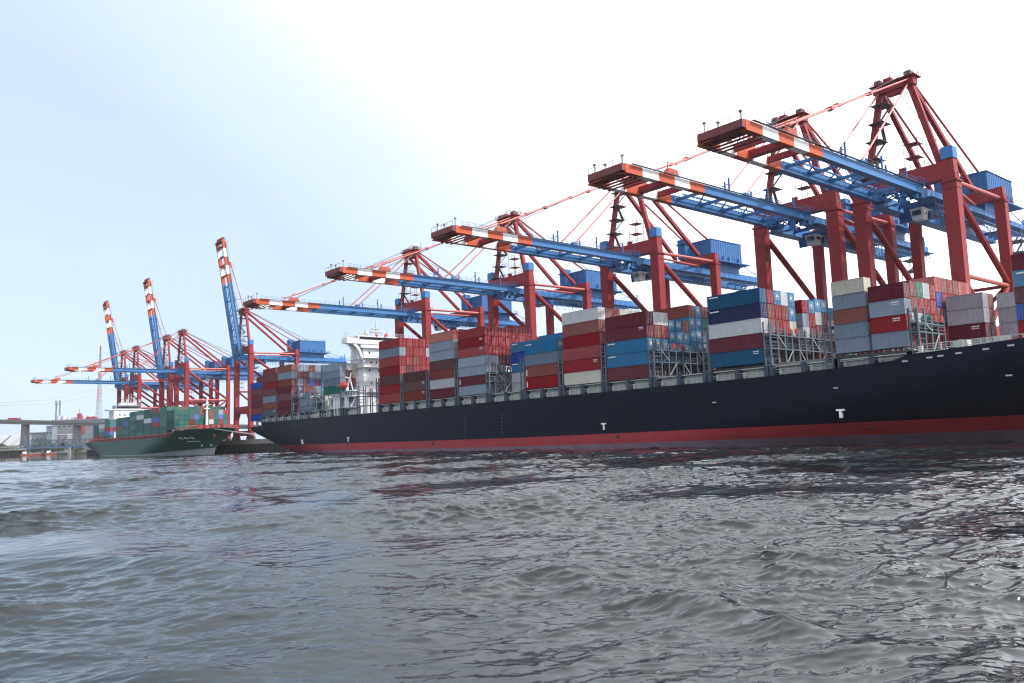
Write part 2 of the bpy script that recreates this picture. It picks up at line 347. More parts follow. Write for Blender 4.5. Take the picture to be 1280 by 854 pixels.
# ---------------------------------------------------------------- cranes
ZT, ZR = 57.8, 52.8
AP = (3.2, 0, 77.2)
def make_crane(raised):
    root = empty('gantry_crane')
    al = R(81) if raised else 0
    hy, hz = -2.6, 53.0
    def bp(x, d, h): return (x, hy-d*math.cos(al)+h*math.sin(al), hz+d*math.sin(al)+h*math.cos(al))
    # legs
    for sx in (-1, 1):
        for y, wx, wy, top, land in ((0, 2.7, 2.3, ZT, 0), (26.7, 2.1, 1.9, 56.3, 1)):
            m = MB(); x = sx*9.7
            m.frus((x*1.04, y, 9.0), (wx*.95, wy*.95), (x, y, 30), (wx, wy))
            m.frus((x, y, 30), (wx, wy), (x, y, ZR), (wx*1.08, wy*1.08))
            m.frus((x, y, ZR), (wx*1.0, wy*1.0), (x, y, top), (wx*.78, wy*.85))
            m.cbox((x, y, ZR+.15), (wx*1.3, wy*1.3, .35)); m.cbox((x, y, ZR-1.3), (wx*1.14, wy*1.14, .3))
            leg = m.build('leg', M['red'], root)
            f = MB(); f.rail([(x-wx*.75, y-wy*.75, ZR+.3), (x+wx*.75, y-wy*.75, ZR+.3), (x+wx*.75, y+wy*.75, ZR+.3), (x-wx*.75, y+wy*.75, ZR+.3), (x-wx*.75, y-wy*.75, ZR+.3)], 1.0, .05, 1.4)
            f.build('guard_rail', M['red'], leg)
            if not land:
                c = MB(); c.cbox((x, y, top+1.2), (2.5, 2.3, 2.4)); c.cbox((x, y, top+2.5), (2.1, 1.9, .2)); c.build('leg_cap', M['blue'], leg)
            b = MB()
            for k in (-4.6, -1.6, 1.6, 4.6):
                xx = x*1.04+k*.9
                b.cbox((xx, y, 7.35), (2.4, 1.0, .8))
                for e in (-.7, .7): b.tube((xx+e, y-.35, 6.93), (xx+e, y+.35, 6.93), .42, 10)
            b.cbox((x*1.04, y, 8.2), (8.6, 1.1, .9)); b.build('bogie', M['mach'], root)
    m = MB(); m.box(-9.7, 9.7, -1.15, 1.15, 53.6, 57.3); m.build('portal_beam', M['red'], root)
    m = MB(); m.box(-9.7, 9.7, 25.9, 27.5, 53.5, 56.2); m.build('landside_beam', M['red'], root)
    for y, wy in ((0, 1.9), (26.7, 1.6)):
        m = MB(); m.box(-9.9, 9.9, y-wy/2, y+wy/2, 20.8, 24.6)
        for sx in (-1, 1): m.add([(sx*9.9, y-wy/2, 20.8), (sx*6.0, y-wy/2, 20.8), (sx*9.9, y-wy/2, 15.5), (sx*9.9, y+wy/2, 20.8), (sx*6.0, y+wy/2, 20.8), (sx*9.9, y+wy/2, 15.5)],
                                 [(0,1,2),(3,5,4),(1,4,5,2),(0,2,5,3),(0,3,4,1)])
        m.build('lower_portal', M['red'], root)
        m = MB(); m.box(-12.5, 12.5, y-.9, y+.9, 8.65, 11.4); m.build('sill_beam', M['red'], root)
    m = MB(); m.beam((0, 26.7, 24.6), (-9.0, 26.7, 33.5), .7); m.beam((0, 26.7, 24.6), (9.0, 26.7, 33.5), .7)
    m.beam((-9.5, 26.7, 33.5), (9.5, 26.7, 33.5), .7); m.build('landside_brace', M['red'], root)
    for sx in (-1, 1):
        x = sx*9.7
        m = MB(); m.tube((x, 1, 53.4), (x, 26, 53.7), .45); m.build('tie_pipe', M['redl'], root)
        m = MB(); m.tube((x, 1, 33.4), (x, 26, 33.4), .5); m.build('tie_pipe', M['redl'], root)
        m = MB(); m.tube((x, 1.2, 51.2), (x, 25.8, 34.2), .72); m.build('diagonal_brace', M['red'], root)
        m = MB(); m.tube((x, 1.2, 33.0), (x, 13.3, 23.6), .5); m.tube((x, 25.6, 33.0), (x, 13.3, 23.6), .5)
        m.box(x-.8, x+.8, .8, 26, 20.9, 23.4); m.build('lower_brace', M['red'], root)
        m = MB(); m.tube((x, .8, 51.9), (sx*4.6, 25.8, 53.2), .28); m.build('wind_brace', M['redl'], root)
        # A-frame
        ax = sx*AP[0]
        m = MB(); m.beam((ax, 0, 76.8), (sx*7.9, .2, 57.2), 1.25, 1.0); fl = m.build('mast_leg', M['red'], root)
        m = MB(); m.beam((ax, .7, 76.6), (sx*4.3, 26.3, 56.8), .95, .95); m.build('mast_leg', M['red'], root)
        m = MB(); m.beam((ax, .9, 77.6), (sx*4.3, 47.5, 54.6), .38, .38); m.build('backstay', M['red'], root)
        # landside girder
        g_ = MB(); g_.box(sx*4.2-.65, sx*4.2+.65, -3, 60.5, 50.4, 52.7); g_.box(sx*4.2-.95, sx*4.2+.95, -3, 60.5, 50.2, 50.397)
        for k in range(22): g_.box(sx*4.2+sx*.65, sx*4.2+sx*.73, -1+k*2.8, -.9+k*2.8, 50.4, 52.7)
        g_.build('main_girder', M['blue'], root)
        m = MB(); yy = [(sx*6.2, y, 50.6) for y in (1, 60)]
        m.box(min(sx*4.9, sx*6.4), max(sx*4.9, sx*6.4), -2, 60.5, 50.45, 50.55)
        m.rail([(sx*6.35, -2, 50.55), (sx*6.35, 60.5, 50.55)], 1.1, .06, 2.0)
        m.build('side_walkway', M['blue'], root)
        # boom girder in painted segments
        g_ = MB()
        seg = [(0, 39.7, 0)] + [(39.7+k*4.75, 39.7+(k+1)*4.75, 1+(k % 2)) for k in range(5)]
        for a, b_, mi in seg:
            g_.cur = mi; x0, x1 = sx*4.2-.6, sx*4.2+.6
            vs = [bp(x0, a, -1.5), bp(x1, a, -1.5), bp(x1, b_, -1.5), bp(x0, b_, -1.5), bp(x0, a, 0), bp(x1, a, 0), bp(x1, b_, 0), bp(x0, b_, 0)]
            g_.add(vs, [(0,3,2,1),(4,5,6,7),(0,1,5,4),(1,2,6,5),(2,3,7,6),(3,0,4,7)])
            x0, x1 = sx*4.2-.8, sx*4.2+.64
            vs = [bp(x0, a, -1.75), bp(x1, a, -1.75), bp(x1, b_, -1.75), bp(x0, b_, -1.75), bp(x0, a, -1.503), bp(x1, a, -1.503), bp(x1, b_, -1.503), bp(x0, b_, -1.503)]
            g_.add(vs, [(0,3,2,1),(4,5,6,7),(0,1,5,4),(1,2,6,5),(2,3,7,6),(3,0,4,7)])
        g_.build('boom_girder', [M['blue'], M['orange'], M['wwhite']], root)
        m = MB()
        pts = [bp(sx*5.2, d, 0) for d in (0, 62)]; U = Vector((0, math.sin(al), math.cos(al)))
        p0, p1 = Vector(pts[0]), Vector(pts[1])
        for h in (.5, 1.0): m.beam(p0+U*h, p1+U*h, .05)
        for k in range(32): c = p0.lerp(p1, k/31); m.beam(c, c+U*1.0, .05)
        m.beam(p0, p1, .5, .07, up=U)
        m.build('boom_walkway', M['steel'], root)
        # stays
        if not raised:
            m = MB()
            for dx in (-.35, .35):
                m.tube(bp(sx*3.9+dx*.6, 49.3, 2.4), (ax+dx, -.4, 77.6), .2, 6)
            for k in (.3, .62): c = Vector(bp(sx*3.9, 49.3, 2.4)).lerp(Vector((ax, -.4, 77.6)), k); m.cbox(c, (1.2, .9, .5))
            m.build('forestay', M['redl'], root)
            m = MB(); m.tube(bp(sx*3.9, 24, .6), (ax, -.3, 76.9), .2, 6); m.build('forestay', M['redl'], root)
        else:
            m = MB(); mid = bp(sx*3.9, 20, 5.5)
            m.tube(bp(sx*3.9, 49.3, 1.6), mid, .17, 6); m.tube(mid, (ax, -.4, 77.6), .17, 6); m.build('forestay', M['redl'], root)
        br = MB(); 
        for w0_, w1_, h0_, h1_ in ((1.9, 1.3, .003, 1.5),):
            vs = []
            for ww, hh in ((w0_, h0_), (w1_, h1_)):
                for a_, b_ in ((-.55, -ww), (.55, -ww), (.55, ww), (-.55, ww)): vs.append(bp(sx*4.2+a_, 49.4+b_, hh))
            br.add(vs, [(0,3,2,1),(4,5,6,7),(0,1,5,4),(1,2,6,5),(2,3,7,6),(3,0,4,7)])
        br.beam(bp(sx*4.2-.4, 49.9, 1.503), bp(sx*4.2-.4, 49.9, 3.0), .16); br.beam(bp(sx*4.2-.4, 49.9, 3.0), bp(sx*4.2-.4, 46.9, 3.1), .14)
        br.build('stay_bracket', M['orange'], root)
    # cross ties of the boom
    m = MB()
    for d in (6, 14, 22, 30, 38): m.beam(bp(-3.58, d, -.8), bp(3.58, d, -.8), .4, .6)
    m.beam(bp(-3.0, 3, -.35), bp(-3.0, 40, -.35), .2); m.beam(bp(2.7, 3, -.9), bp(2.7, 40, -.9), .25)
    for k in range(15): m.beam(bp(2.7, 3+k*2.5, -.9), bp(3.5, 4.5+k*2.5, -.6), .12); m.beam(bp(-3.0, 3+k*2.5, -.35), bp(-3.0, 3+k*2.5, .5), .1)
    for d in (6, 14, 22, 30): m.beam(bp(-4, d, -.5), bp(4, d+8, -.5), .22, .22); m.beam(bp(-2.0, d, .0), bp(-2.0, d+8, .0), .3)
    m.build('boom_bracing', M['blue'], root)
    for d, w_ in ((44, .5), (49.4, 1.5), (54.5, .5)):
        m = MB(); m.beam(bp(-3.58, d, -.7), bp(3.58, d, -.7), w_, 1.2); m.build('cross_beam', M['red'], root)
    # boom tip: platform, cross head, floodlights
    m = MB(); m.beam(bp(-4.0, 64.0, -.8), bp(4.8, 64.0, -.8), .9, 1.35); m.beam(bp(-3.9, 62.2, -1.55), bp(4.6, 62.2, -1.55), 2.4, .18)
    for d_ in (61.2, 59.8, 58.4): m.beam(bp(-4.3, d_, -2.1), bp(4.4, d_, -2.1), .4, .2)
    m.beam(bp(-3.58, 60, -.1), bp(3.58, 60, -.1), 2.0, .12)
    t_ = m.build('boom_tip', M['red_shaded'], root)
    m = MB(); U = Vector((0, math.sin(al), math.cos(al)))
    for x in (-3.9, -2.0, 0, 2.4, 4.7):
        c = Vector(bp(x, 64.3, -.13)); m.beam(c, c+U*1.1, .07)
    m.beam(Vector(bp(-3.9, 64.3, -.13))+U*1.1, Vector(bp(4.7, 64.3, -.13))+U*1.1, .07)
    for x, h in ((-3.8, 3.6), (-1, 2.8), (3.4, 3.4)): c = Vector(bp(x, 62.6, -1.4)); m.beam(c, c+U*h, .12); m.cbox(c+U*h, (.5, .4, .3))
    for x in (-3, 2): m.beam(bp(x, 61, -1.6), bp(x, 62, -2.9), .12)
    m.build('tip_railing', M['mach'], t_)
    # lamp and signal posts on the boom
    for d, h in ((5, 3.2), (14, 2.0), (15.5, 3.6), (22, 1.8), (30, 3.4), (31.5, 2.2)):
        m = MB(); c = Vector(bp(4.0, d, 0)); m.beam(c, c+U*h, .32, .24); m.beam(c+U*(h*.6), c+U*(h*.6)+Vector((-.8, 0, 0)), .16); m.build('light_post', M['house'], root)
    m = MB(); c = Vector(bp(3.9, 24, .01)); m.cbox(c+U*.5, (1.2, 1.4, 1.0)); m.build('cable_box', M['blue'], root)
    # A-frame head
    m = MB(); m.box(-4.4, 4.4, -1.1, 1.1, 76.2, 77.9); m.box(-5.0, 5.0, -1.8, 2.0, 77.903, 78.05)
    m.box(-1.6, 1.4, -.8, .8, 75.2, 76.197)
    ah = m.build('mast_head', M['red'], root)
    for x in (-3.4, 3.2):
        m = MB(); m.tube((x-.4, 0, 78.8), (x+.4, 0, 78.8), .9, 14); m.box(x-.7, x+.7, -1.0, 1.1, 78.06, 79.3); m.build('sheave', M['mach'], ah)
    m = MB(); m.box(-2.2, -.5, -.6, .8, 78.06, 79.4); m.build('winch_box', M['red'], ah)
    m = MB(); m.rail([(-4.9, -1.7, 78.05), (4.9, -1.7, 78.05), (4.9, 1.9, 78.05), (-4.9, 1.9, 78.05), (-4.9, -1.7, 78.05)], 1.1, .07, 1.5)
    m.beam((4.6, 1.5, 78), (4.6, 1.5, 81), .08); m.beam((-1, 0, 79.3), (-1, 0, 80.6), .12); m.beam((-1, 0, 80.5), (1.4, 0, 80.3), .12)
    m.build('head_railing', M['red'], ah)
    m = MB(); m.beam((-5.6, 0, 66.5), (5.6, 0, 66.5), .0001) if 0 else None
    # stairs and landings on the far front mast leg
    m = MB()
    L0 = Vector((-7.9, .2, 57.2)); L1 = Vector((-3.2, 0, 76.8))
    for i, k in enumerate((.05, .25, .45, .65, .85)):
        c = L0.lerp(L1, k); m.box(c.x-1.2, c.x+2.2, c.y-1.6, c.y+2.6, c.z-.1, c.z); m.rail([(c.x+2.2, c.y-1.6, c.z), (c.x+2.2, c.y+2.6, c.z), (c.x-1.2, c.y+2.6, c.z)], 1.1, .06, 1.4)
        if i < 4:
            n_ = L0.lerp(L1, k+.2); a = Vector((c.x+1.6, c.y+2.2, c.z)); b_ = Vector((n_.x+1.6, n_.y-1.2, n_.z))
            if i % 2: a, b_ = Vector((c.x+1.6, c.y-1.2, c.z)), Vector((n_.x+1.6, n_.y+2.2, n_.z))
            m.beam(a, b_, .7, .12); m.beam(a+Vector((.35, 0, 1)), b_+Vector((.35, 0, 1)), .06); m.beam(a+Vector((-.35, 0, 1)), b_+Vector((-.35, 0, 1)), .06)
    m.build('staircase', M['mach'], root)
    m = MB()
    for z in (60, 63): m.box(1.2, 4.2, -1.4, 1.4, z, z+.1); m.rail([(1.2, -1.4, z), (4.2, -1.4, z), (4.2, 1.4, z)], 1.0, .05, 1.4)
    for x, y in ((1.2, -1.4), (4.2, -1.4), (4.2, 1.4), (1.2, 1.4)): m.beam((x, y, 57.3), (x, y, 64), .1)
    m.build('service_platform', M['red'], root)
    m = MB(); m.rail([(-8, -1.1, 57.3), (8, -1.1, 57.3)], 1.1, .06, 1.8); m.cbox((0, 0, 57.9), (1.2, .8, 1.1)); m.build('beam_railing', M['red'], root)
    # machinery house
    m = MB(); m.box(-6, 6, 30.5, 46.5, 55.6, 62.0)
    for k in range(14): m.box(6.003, 6.08, 31+k*1.15, 31.12+k*1.15, 55.8, 61.9)
    for k in range(10): m.box(-5.6+k*1.2, -5.5+k*1.2, 30.42, 30.497, 55.8, 61.9)
    m.box(-6.2, 6.2, 30.3, 46.7, 62.003, 62.15)
    h = m.build('machinery_house', M['house'], root)
    m = MB(); m.box(-4.5, -1.5, 27.6, 30.297, 57, 63.2); m.box(-4.9, -1.1, 27.2, 30.29, 61.6, 61.9); m.build('winch_housing', M['house'], h)
    m = MB(); m.rail([(-6.1, 30.4, 62.15), (6.1, 30.4, 62.15), (6.1, 46.6, 62.15), (-6.1, 46.6, 62.15)], 1.0, .05, 1.6); m.build('roof_railing', M['steel'], h)
    m = MB(); m.box(-7.4, 7.4, 29.5, 49, 55.2, 55.5); m.rail([(7.3, 29.6, 55.5), (7.3, 48.9, 55.5)], 1.1, .06, 1.5)
    m.rail([(-7.3, 48.9, 55.5), (7.3, 48.9, 55.5)], 1.1, .06, 1.5); m.box(-5, 5, 30.6, 46, 52.75, 55.197)
    for y in (36, 39, 44): m.box(6.08, 6.6, y, y+.7, 55.51, 57.2)
    m.build('house_platform', M['house'], root)
    # rear of girders: hoist frame, stairs, end tower
    m = MB()
    for y in (5, 12, 19, 33, 52, 56, 60):
        m = MB(); m.beam((-3.55, y, 51.4), (3.55, y, 51.4), .55, .75); m.build('girder_tie', M['blue'], root)
    m = MB()
    m.beam((4, 47, 56.5), (4, 60, 52.9), .18); m.beam((-4, 47, 56.5), (-4, 60, 52.9), .18)
    m.rail([(4.9, 48, 52.8), (4.9, 60.4, 52.8), (-4.9, 60.4, 52.8)], 1.1, .07, 1.6)
    m.build('rear_railing', M['blue'], root)
    for y_, h_ in ((59.6, 55.6), (57.6, 54.4)):
        m = MB(); m.beam((4.2, y_, 52.7), (4.2, y_, h_), .35); m.build('end_post', M['blue'], root)
    m = MB()
    for y in (46, 51):
        for x in (3.4, 7.0): m.beam((x, y, 50.2), (x, y, 41.5), .14)
        for z in (41.5, 44.4, 47.3): m.beam((3.4, y, z), (7, y, z), .12)
    for z in (41.5, 44.4, 47.3):
        m.beam((3.4, 46, z), (3.4, 51, z), .12); m.beam((7, 46, z), (7, 51, z), .12); m.box(3.4, 7, 46, 51, z-.08, z)
        m.beam((5.6, 46.4, z), (5.6, 50.6, z+2.8), .5, .1)
    m.build('stair_tower', M['steel'], root)
    # lower service rail under the girders with hanging hose loops
    m = MB()
    m.beam((6.1, 0, 49.2), (6.1, 60, 49.2), .14); m.beam((6.1, 0, 47.9), (6.1, 60, 47.9), .12)
    for k in range(31): m.beam((6.1, k*2, 50.4), (6.1, k*2, 47.9), .1)
    for k in range(30): m.beam((6.1, k*2, 49.2), (6.1, k*2+2, 47.9), .07)
    m.build('festoon_rail', M['house'], root)
    m = MB()
    for k in range(13):
        y = 1+k*2.5+(k % 3)*.3; dep = 3.4+1.2*math.sin(k*1.7)
        m.path([(5.4, y+2.2*t/8, 49.4-dep*(1-(2*t/8-1)**2)) for t in range(9)], .06, 4)
    m.build('festoon_hose', M['rope'], root)
    # hinge machinery, trolley and cab
    m = MB(); random.seed(3)
    for k in range(46):
        x, y, z = random.uniform(-5.5, 5.5), random.uniform(-4.5, -1.3), random.uniform(50.0, 53.6)
        m.cbox((x, y, z), (random.uniform(.3, 1.5), random.uniform(.3, 1.2), random.uniform(.3, 1.3)))
    for k in range(8): m.beam((random.uniform(-5, 5), -4.5, random.uniform(50, 53)), (random.uniform(-5, 5), -1.3, random.uniform(50, 54)), .2)
    m.rail([(-5.4, -4.6, 53.3), (5.4, -4.6, 53.3), (5.4, -1.2, 53.3)], 1.1, .08, 1.2)
    m.build('hinge_machinery', M['blue'], root)
    tr = MB(); tr.box(-3.4, 3.4, 4.5, 11.5, 48.5, 49.6); tr.box(-2.6, 2.6, 5.2, 10.8, 49.603, 50.9); tr.box(-3.3, 3.3, 4.6, 5.0, 47.4, 48.497)
    t_ = tr.build('trolley', M['house'], root)
    m = MB(); m.frus((2.2, 1.8, 46.6), (2.2, 2.0), (2.2, 1.8, 48.8), (2.7, 2.8)); m.box(.8, 3.6, .3, 4.6, 48.803, 49.1)
    cb = m.build('operator_cab', M['tank'], root)
    m = MB(); m.box(1.3, 3.1, .36, .44, 47.6, 48.6); m.box(3.4, 3.52, .9, 2.7, 47.8, 48.6); m.build('cab_window', M['glass'], cb)
    # hoist ropes along the boom
    m = MB()
    for x in (-1.3, 1.3): m.tube((x, 0, 52.0) if not raised else (x, -2, 52.5), bp(x, 62.5, -.2), .05, 4)
    m.tube((3.5, -1, 78.8), bp(3.7, 49, 1.2), .06, 4); m.tube((-3.5, -1, 78.8), bp(-3.7, 49, 1.2), .06, 4)
    m.tube((1, .4, 78.6), (1, 40, 62.3), .08, 4); m.tube((-1, .4, 78.6), (-1, 40, 62.3), .08, 4)
    m.build('hoist_rope', M['rope'], root)
    return root
CRX = [(-67.0, 0, 'lowered boom, nearest of the row, above the black bow'),
       (-92.9, 0, 'lowered boom, second nearest, partly behind the nearest crane'),
       (-145.9, 0, 'lowered boom, third nearest, over the middle of the black ship'),
       (-200.2, 0, 'lowered boom, fourth nearest, behind the tall red container stacks'),
       (-260.8, 0, 'lowered boom, fifth nearest, behind the white bridge wing'),
       (-429.8, 1, 'raised boom standing just behind the stern of the black ship'),
       (-531.0, 0, 'lowered boom reaching over the bow of the green ship'),
       (-562.0, 1, 'raised boom beside the green ship bow crane'),
       (-632.0, 0, 'lowered boom above the white bridge of the green ship'),
       (-665.0, 1, 'raised boom, farthest and smallest of all the cranes')]
c_low = make_crane(False); c_up = make_crane(True); index_kids(); used = set()
for x, up, lab in CRX:
    src = c_up if up else c_low
    c = src if up not in used else copy_tree(src)
    used.add(up); c.location = (x-10.2, 178, 0)
    tr_ = {-67.0: -.5, -92.9: 1.5, -145.9: -1, -200.2: 4, -260.8: 9, -531.0: 14, -632.0: 6}.get(x, 0)
    for ch in c.children:
        if ch.name.startswith(('trolley', 'operator_cab')): ch.location.y = tr_
    tag(c, 'red and blue crane with '+lab, 'gantry crane', 'container cranes along the quay')

# ---------------------------------------------------------------- hulls
def interp(x, tab):
    if x <= tab[0][0]: return tab[0][1]
    for (a, b), (c, d) in zip(tab, tab[1:]):
        if x <= c: t = (x-a)/(c-a); return b+(d-b)*t
    return tab[-1][1]
def loft(stations, levels, half, yc, mats, matf, name, parent, ends=True):
    """levels: functions z(x); half(x, u, z) half breadth."""
    mb = MB(); grid = []
    for s in (-1, 1):
        G = []
        for x in stations:
            row = []
            for k, lv in enumerate(levels):
                z = lv(x); px, hb = half(x, z, k)
                row.append((px, yc+s*hb, z))
            G.append(row)
        o = len(mb.v); n = len(levels)
        mb.v += [p for row in G for p in row]
        for i in range(len(stations)-1):
            for k in range(n-1):
                q = (o+i*n+k, o+(i+1)*n+k, o+(i+1)*n+k+1, o+i*n+k+1)
                mb.f.append(q if s < 0 else q[::-1]); mb.mi.append(matf(k))
        grid.append(o)
    n = len(levels); a, b = grid
    for i in (0, len(stations)-1):
        for k in range(n-1):
            q = (a+i*n+k, a+i*n+k+1, b+i*n+k+1, b+i*n+k)
            mb.f.append(q if i == 0 else q[::-1]); mb.mi.append(matf(k))
    for i in range(len(stations)-1):        # weather deck and bottom
        mb.f.append((a+i*n+n-1, a+(i+1)*n+n-1, b+(i+1)*n+n-1, b+i*n+n-1)); mb.mi.append(matf(-1))
        mb.f.append((a+i*n, b+i*n, b+(i+1)*n, a+(i+1)*n)); mb.mi.append(0)
    me = mb.mesh(name, mats, fix=True)
    o = link(name, me, parent)
    me.polygons.foreach_set('use_smooth', [True]*len(me.polygons))
    try: me.set_sharp_from_angle(angle=R(35))
    except Exception: pass
    return o

BEAM = 35.0; YC = Y0+BEAM/2
black = empty('container_ship', (-180, YC, 0))
tag(black, 'long black hulled container ship with red boot stripe moored under the nearest cranes', 'container ship', 'container ships at the quay')
def blk(mb, name, mats, par=None, **k):
    o = mb.build(name, mats, par or black, **k)
    if par is None: o.location = (180, -YC, 0)
    return o
def zdeck(x): return interp(x, [(-336, 11.0), (-322.6, 11.2), (-322.4, 12.5), (-218, 12.7), (-130, 12.9), (-89, 13.2), (-67, 13.8), (-64, 14.0), (-62, 14.6), (-45, 15.6), (0, 17.5)])
def zred(x): return 3.1+max(0, x+165)*.0088
def zpur(x): return .7+max(0, x+165)*.0088+.15
def bhalf(x, z, k):
    hb = BEAM/2; px = x
    top = min(1, max(0, (z)/13.5))
    # stern run: waterline closes towards the transom
    xs = -302 - 34*min(1, max(0, z/9.5))**.85 if z > 0 else -300
    if x < -250:
        t = min(1, max(0, (x-xs)/(-250-xs))) if x > xs else 0
        hb *= (.62+.38*top) + (1-(.62+.38*top))*math.sin(t*math.pi/2)
        px = max(x, xs)
    # bow: fine waterline, flared deck
    x0 = -120+66*top; x1 = -12+24*top
    if x > x0:
        t = min(1, (x-x0)/(x1-x0)); e = 1.35+1.5*top
        hb *= max(0.004, 1-t**e); px = min(x, x1)
    return px, hb
st = sorted(set([-336, -335, -333, -330, -326, -322.6, -322.4, -318, -314, -311, -308, -305, -302, -298, -292, -284, -275, -265, -250]+list(range(-240, -120, 20))+list(range(-115, -10, 5))+[-64, -62]+[-8, -4, 0, 4, 8, 10, 12]))
lv = [lambda x: -4, lambda x: -.6, lambda x: .05] + [lambda x: zpur(x), lambda x: zred(x), lambda x: zred(x)+(zdeck(x)-zred(x))*.2, lambda x: zred(x)+(zdeck(x)-zred(x))*.4, lambda x: zred(x)+(zdeck(x)-zred(x))*.6, lambda x: zred(x)+(zdeck(x)-zred(x))*.8, lambda x: zdeck(x)]
hull = loft(st, lv, bhalf, YC, [M['hullp'], M['hullr'], M['hullk'], M['deckg']], lambda k: (3 if k < 0 else 0 if k < 3 else 1 if k == 3 else 2), 'hull', black)
hull.location = (180, -YC, 0)
# tug marks, scuppers and fairleads on the side, each a raised plate
def side_mark(x, z, w_, h_, name='tug_mark', m=None, d=.03):
    hb = bhalf(x, z, 5)[1]; hb2 = bhalf(x+1, z, 5)[1]; hz = bhalf(x, z+1, 5)[1]
    y = YC-hb
    mb = MB(); mb.box(x-w_/2, x+w_/2, y-d-.02, y+.05, z-h_/2, z+h_/2); return blk(mb, name, m or M['mark'])
for x, z in ((-287.5, 4.3), (-250, 4.5), (-131.2, 5.2), (-74.2, 5.7)):
    hb = max(bhalf(x+dx_, z+dz_, 5)[1] for dx_ in (-.8, .8) for dz_ in (-.9, .7)); y = YC-hb
    mb = MB(); mb.box(x-.75, x+.75, y-.12, y+.5, z+.35, z+.65); mb.box(x-.2, x+.2, y-.12, y+.5, z-.9, z+.347)
    blk(mb, 'tug_mark', M['mark'])
for x in (-127, -70.5, -200):
    mb = MB(); y = YC-bhalf(x, 3, 4)[1]; mb.tube((x, y-.06, zred(x)-.8), (x, y+.3, zred(x)-.8), .45, 12); blk(mb, 'scupper', M['wood'])
for x in (-62, -58, -56.3, -53.5, -49.5, -46, -43, -39): side_mark(x, zdeck(x)-.9, .9, .26, 'fairlead', M['tank'], d=.12)
for x, z in ((-100.5, 8.9), (-74.5, 10.1), (-47, 10.2)): side_mark(x, z, .9, .22, 'hull_number', M['tank'])
mb = MB()      # draught numerals, small
for i in range(7):
    for x in (-184, -168):
        mb.box(x, x+.35, Y0-.05, Y0+.02, 3.6+i*.9, 3.9+i*.9)
blk(mb, 'draught_mark', M['hullp'])

# bays: name -> (x start)
BX = {}
for i, n_ in enumerate(['E', 'F', 'G', 'H', 'Hb', 'I', 'J', 'K', 'L', 'P', 'Q', 'N', 'S', 'U', 'V']): BX[n_] = -229.75+i*14.31
BX['N'] -= 1.5; BX['S'] -= 2.7; BX['U'] -= 2.8
BX.update(A=-333.2, B=-320.6, C=-306.6, C2=-292.6, D=-268.2)
ZB = 15.3
# hatch deck, walkway panels and stanchions
def panels(xa, xb, z1):
    m = MB(); z0 = zdeck((xa+xb)/2)
    m.box(xa+.05, xb-.05, Y0+1.5, Y0+1.62, z0+.05, z1-.35)
    m.box(xa+.05, xb-.05, Y0+.45, Y0+1.497, z1-.4, z1-.25)
    for k in range(int((xb-xa)/1.1)): x = xa+.4+k*1.1; m.box(x, x+.08, Y0+1.40, Y0+1.497, z0+.1, z1-.45)
    m.beam((xa, Y0+.35, z0+1.0), (xb, Y0+.35, z0+1.0), .07); m.beam((xa, Y0+.35, z0+.55), (xb, Y0+.35, z0+.55), .05)
    m.box(xa+.3, xa+.9, Y0+1.0, Y0+1.39, z0+.1, z0+1.2)
    blk(m, 'walkway_panel', M['offw'])
def stanchion(x, w_=.9):
    m = MB(); z0 = zdeck(x)
    m.box(x-w_/2, x+w_/2, Y0+.12, Y0+1.35, z0-.05, ZB-.05); blk(m, 'stanchion', M['pillar'])
for n_, x in BX.items():
    if n_ in ('V', 'U', 'A'): continue
    panels(x+.3, x+5.6, ZB); panels(x+6.6, x+12.0, ZB); stanchion(x-.45); stanchion(x+6.1); stanchion(x+12.65)
for n_, x in BX.items():
    if n_ in ('V', 'A'): continue
    m = MB(); ins = 1.75 if x < -60 else 5.5
    m.box(x, x+12.2, Y0+ins, Y0+BEAM-ins, zdeck(x)+.0, ZB-.12+(.5 if n_ in 'PNQ' else 0))
    blk(m, 'hatch_cover', M['deckg'])
for x in (-252, -282):
    panels(x, x+8, ZB); stanchion(x-.5)
def lashing_bridge(xc, top=22.3, y1=BEAM-2, y0=.3, base=None):
    z0 = base or zdeck(xc)+.05; m = MB(); ys = [Y0+y0+k*2.5 for k in range(int((y1-y0)/2.5)+1)]
    lv_ = [15.5, 18.6, top-1.1]
    for i, y in enumerate(ys):
        for dx in (-.65, .65): m.beam((xc+dx, y, z0), (xc+dx, y, top+(1.4 if i < 2 else .3)), .26, .3)
    for z in lv_:
        m.box(xc-.8, xc+.8, ys[0], ys[-1], z-.22, z)
    for z in lv_[1:]:
        for k in (.5, 1.05): m.beam((xc+.75, ys[0], z+k), (xc+.75, ys[-1], z+k), .07)
    for z in (16.5, 17.4, 19.8, 20.6): 
        for dx in (-.65, .65): m.beam((xc+dx, ys[0], z), (xc+dx, ys[0]+2.5, z), .1)
    for k in range(9): m.beam((xc-.65, ys[0]-.02, 14+k), (xc+.65, ys[0]-.02, 14+k), .1)
    o = blk(m, 'lashing_bridge', M['lash'])
    m = MB()
    for i in range(len(ys)-1):
        if i % 5 == 2: m.beam((xc+.8, ys[i], 15.6), (xc+.8, ys[i+1], 18.4), .16)
        if i % 5 == 1: m.beam((xc+.8, ys[i], top-1.3), (xc+.8, ys[i+1], 18.8), .15)
        if i % 5 == 4: m.beam((xc+.8, ys[i+1], 15.6), (xc+.8, ys[i], 18.4), .16)
    m.build('brace', M['lashl'], o)
    for i in (3, 4):
        m = MB(); m.tube((xc+.6, ys[i]-.6, top-.6), (xc+.6, ys[i]-.6, top+.5), .26, 8); m.build('vent_cap', M['sig'], o)
    return o
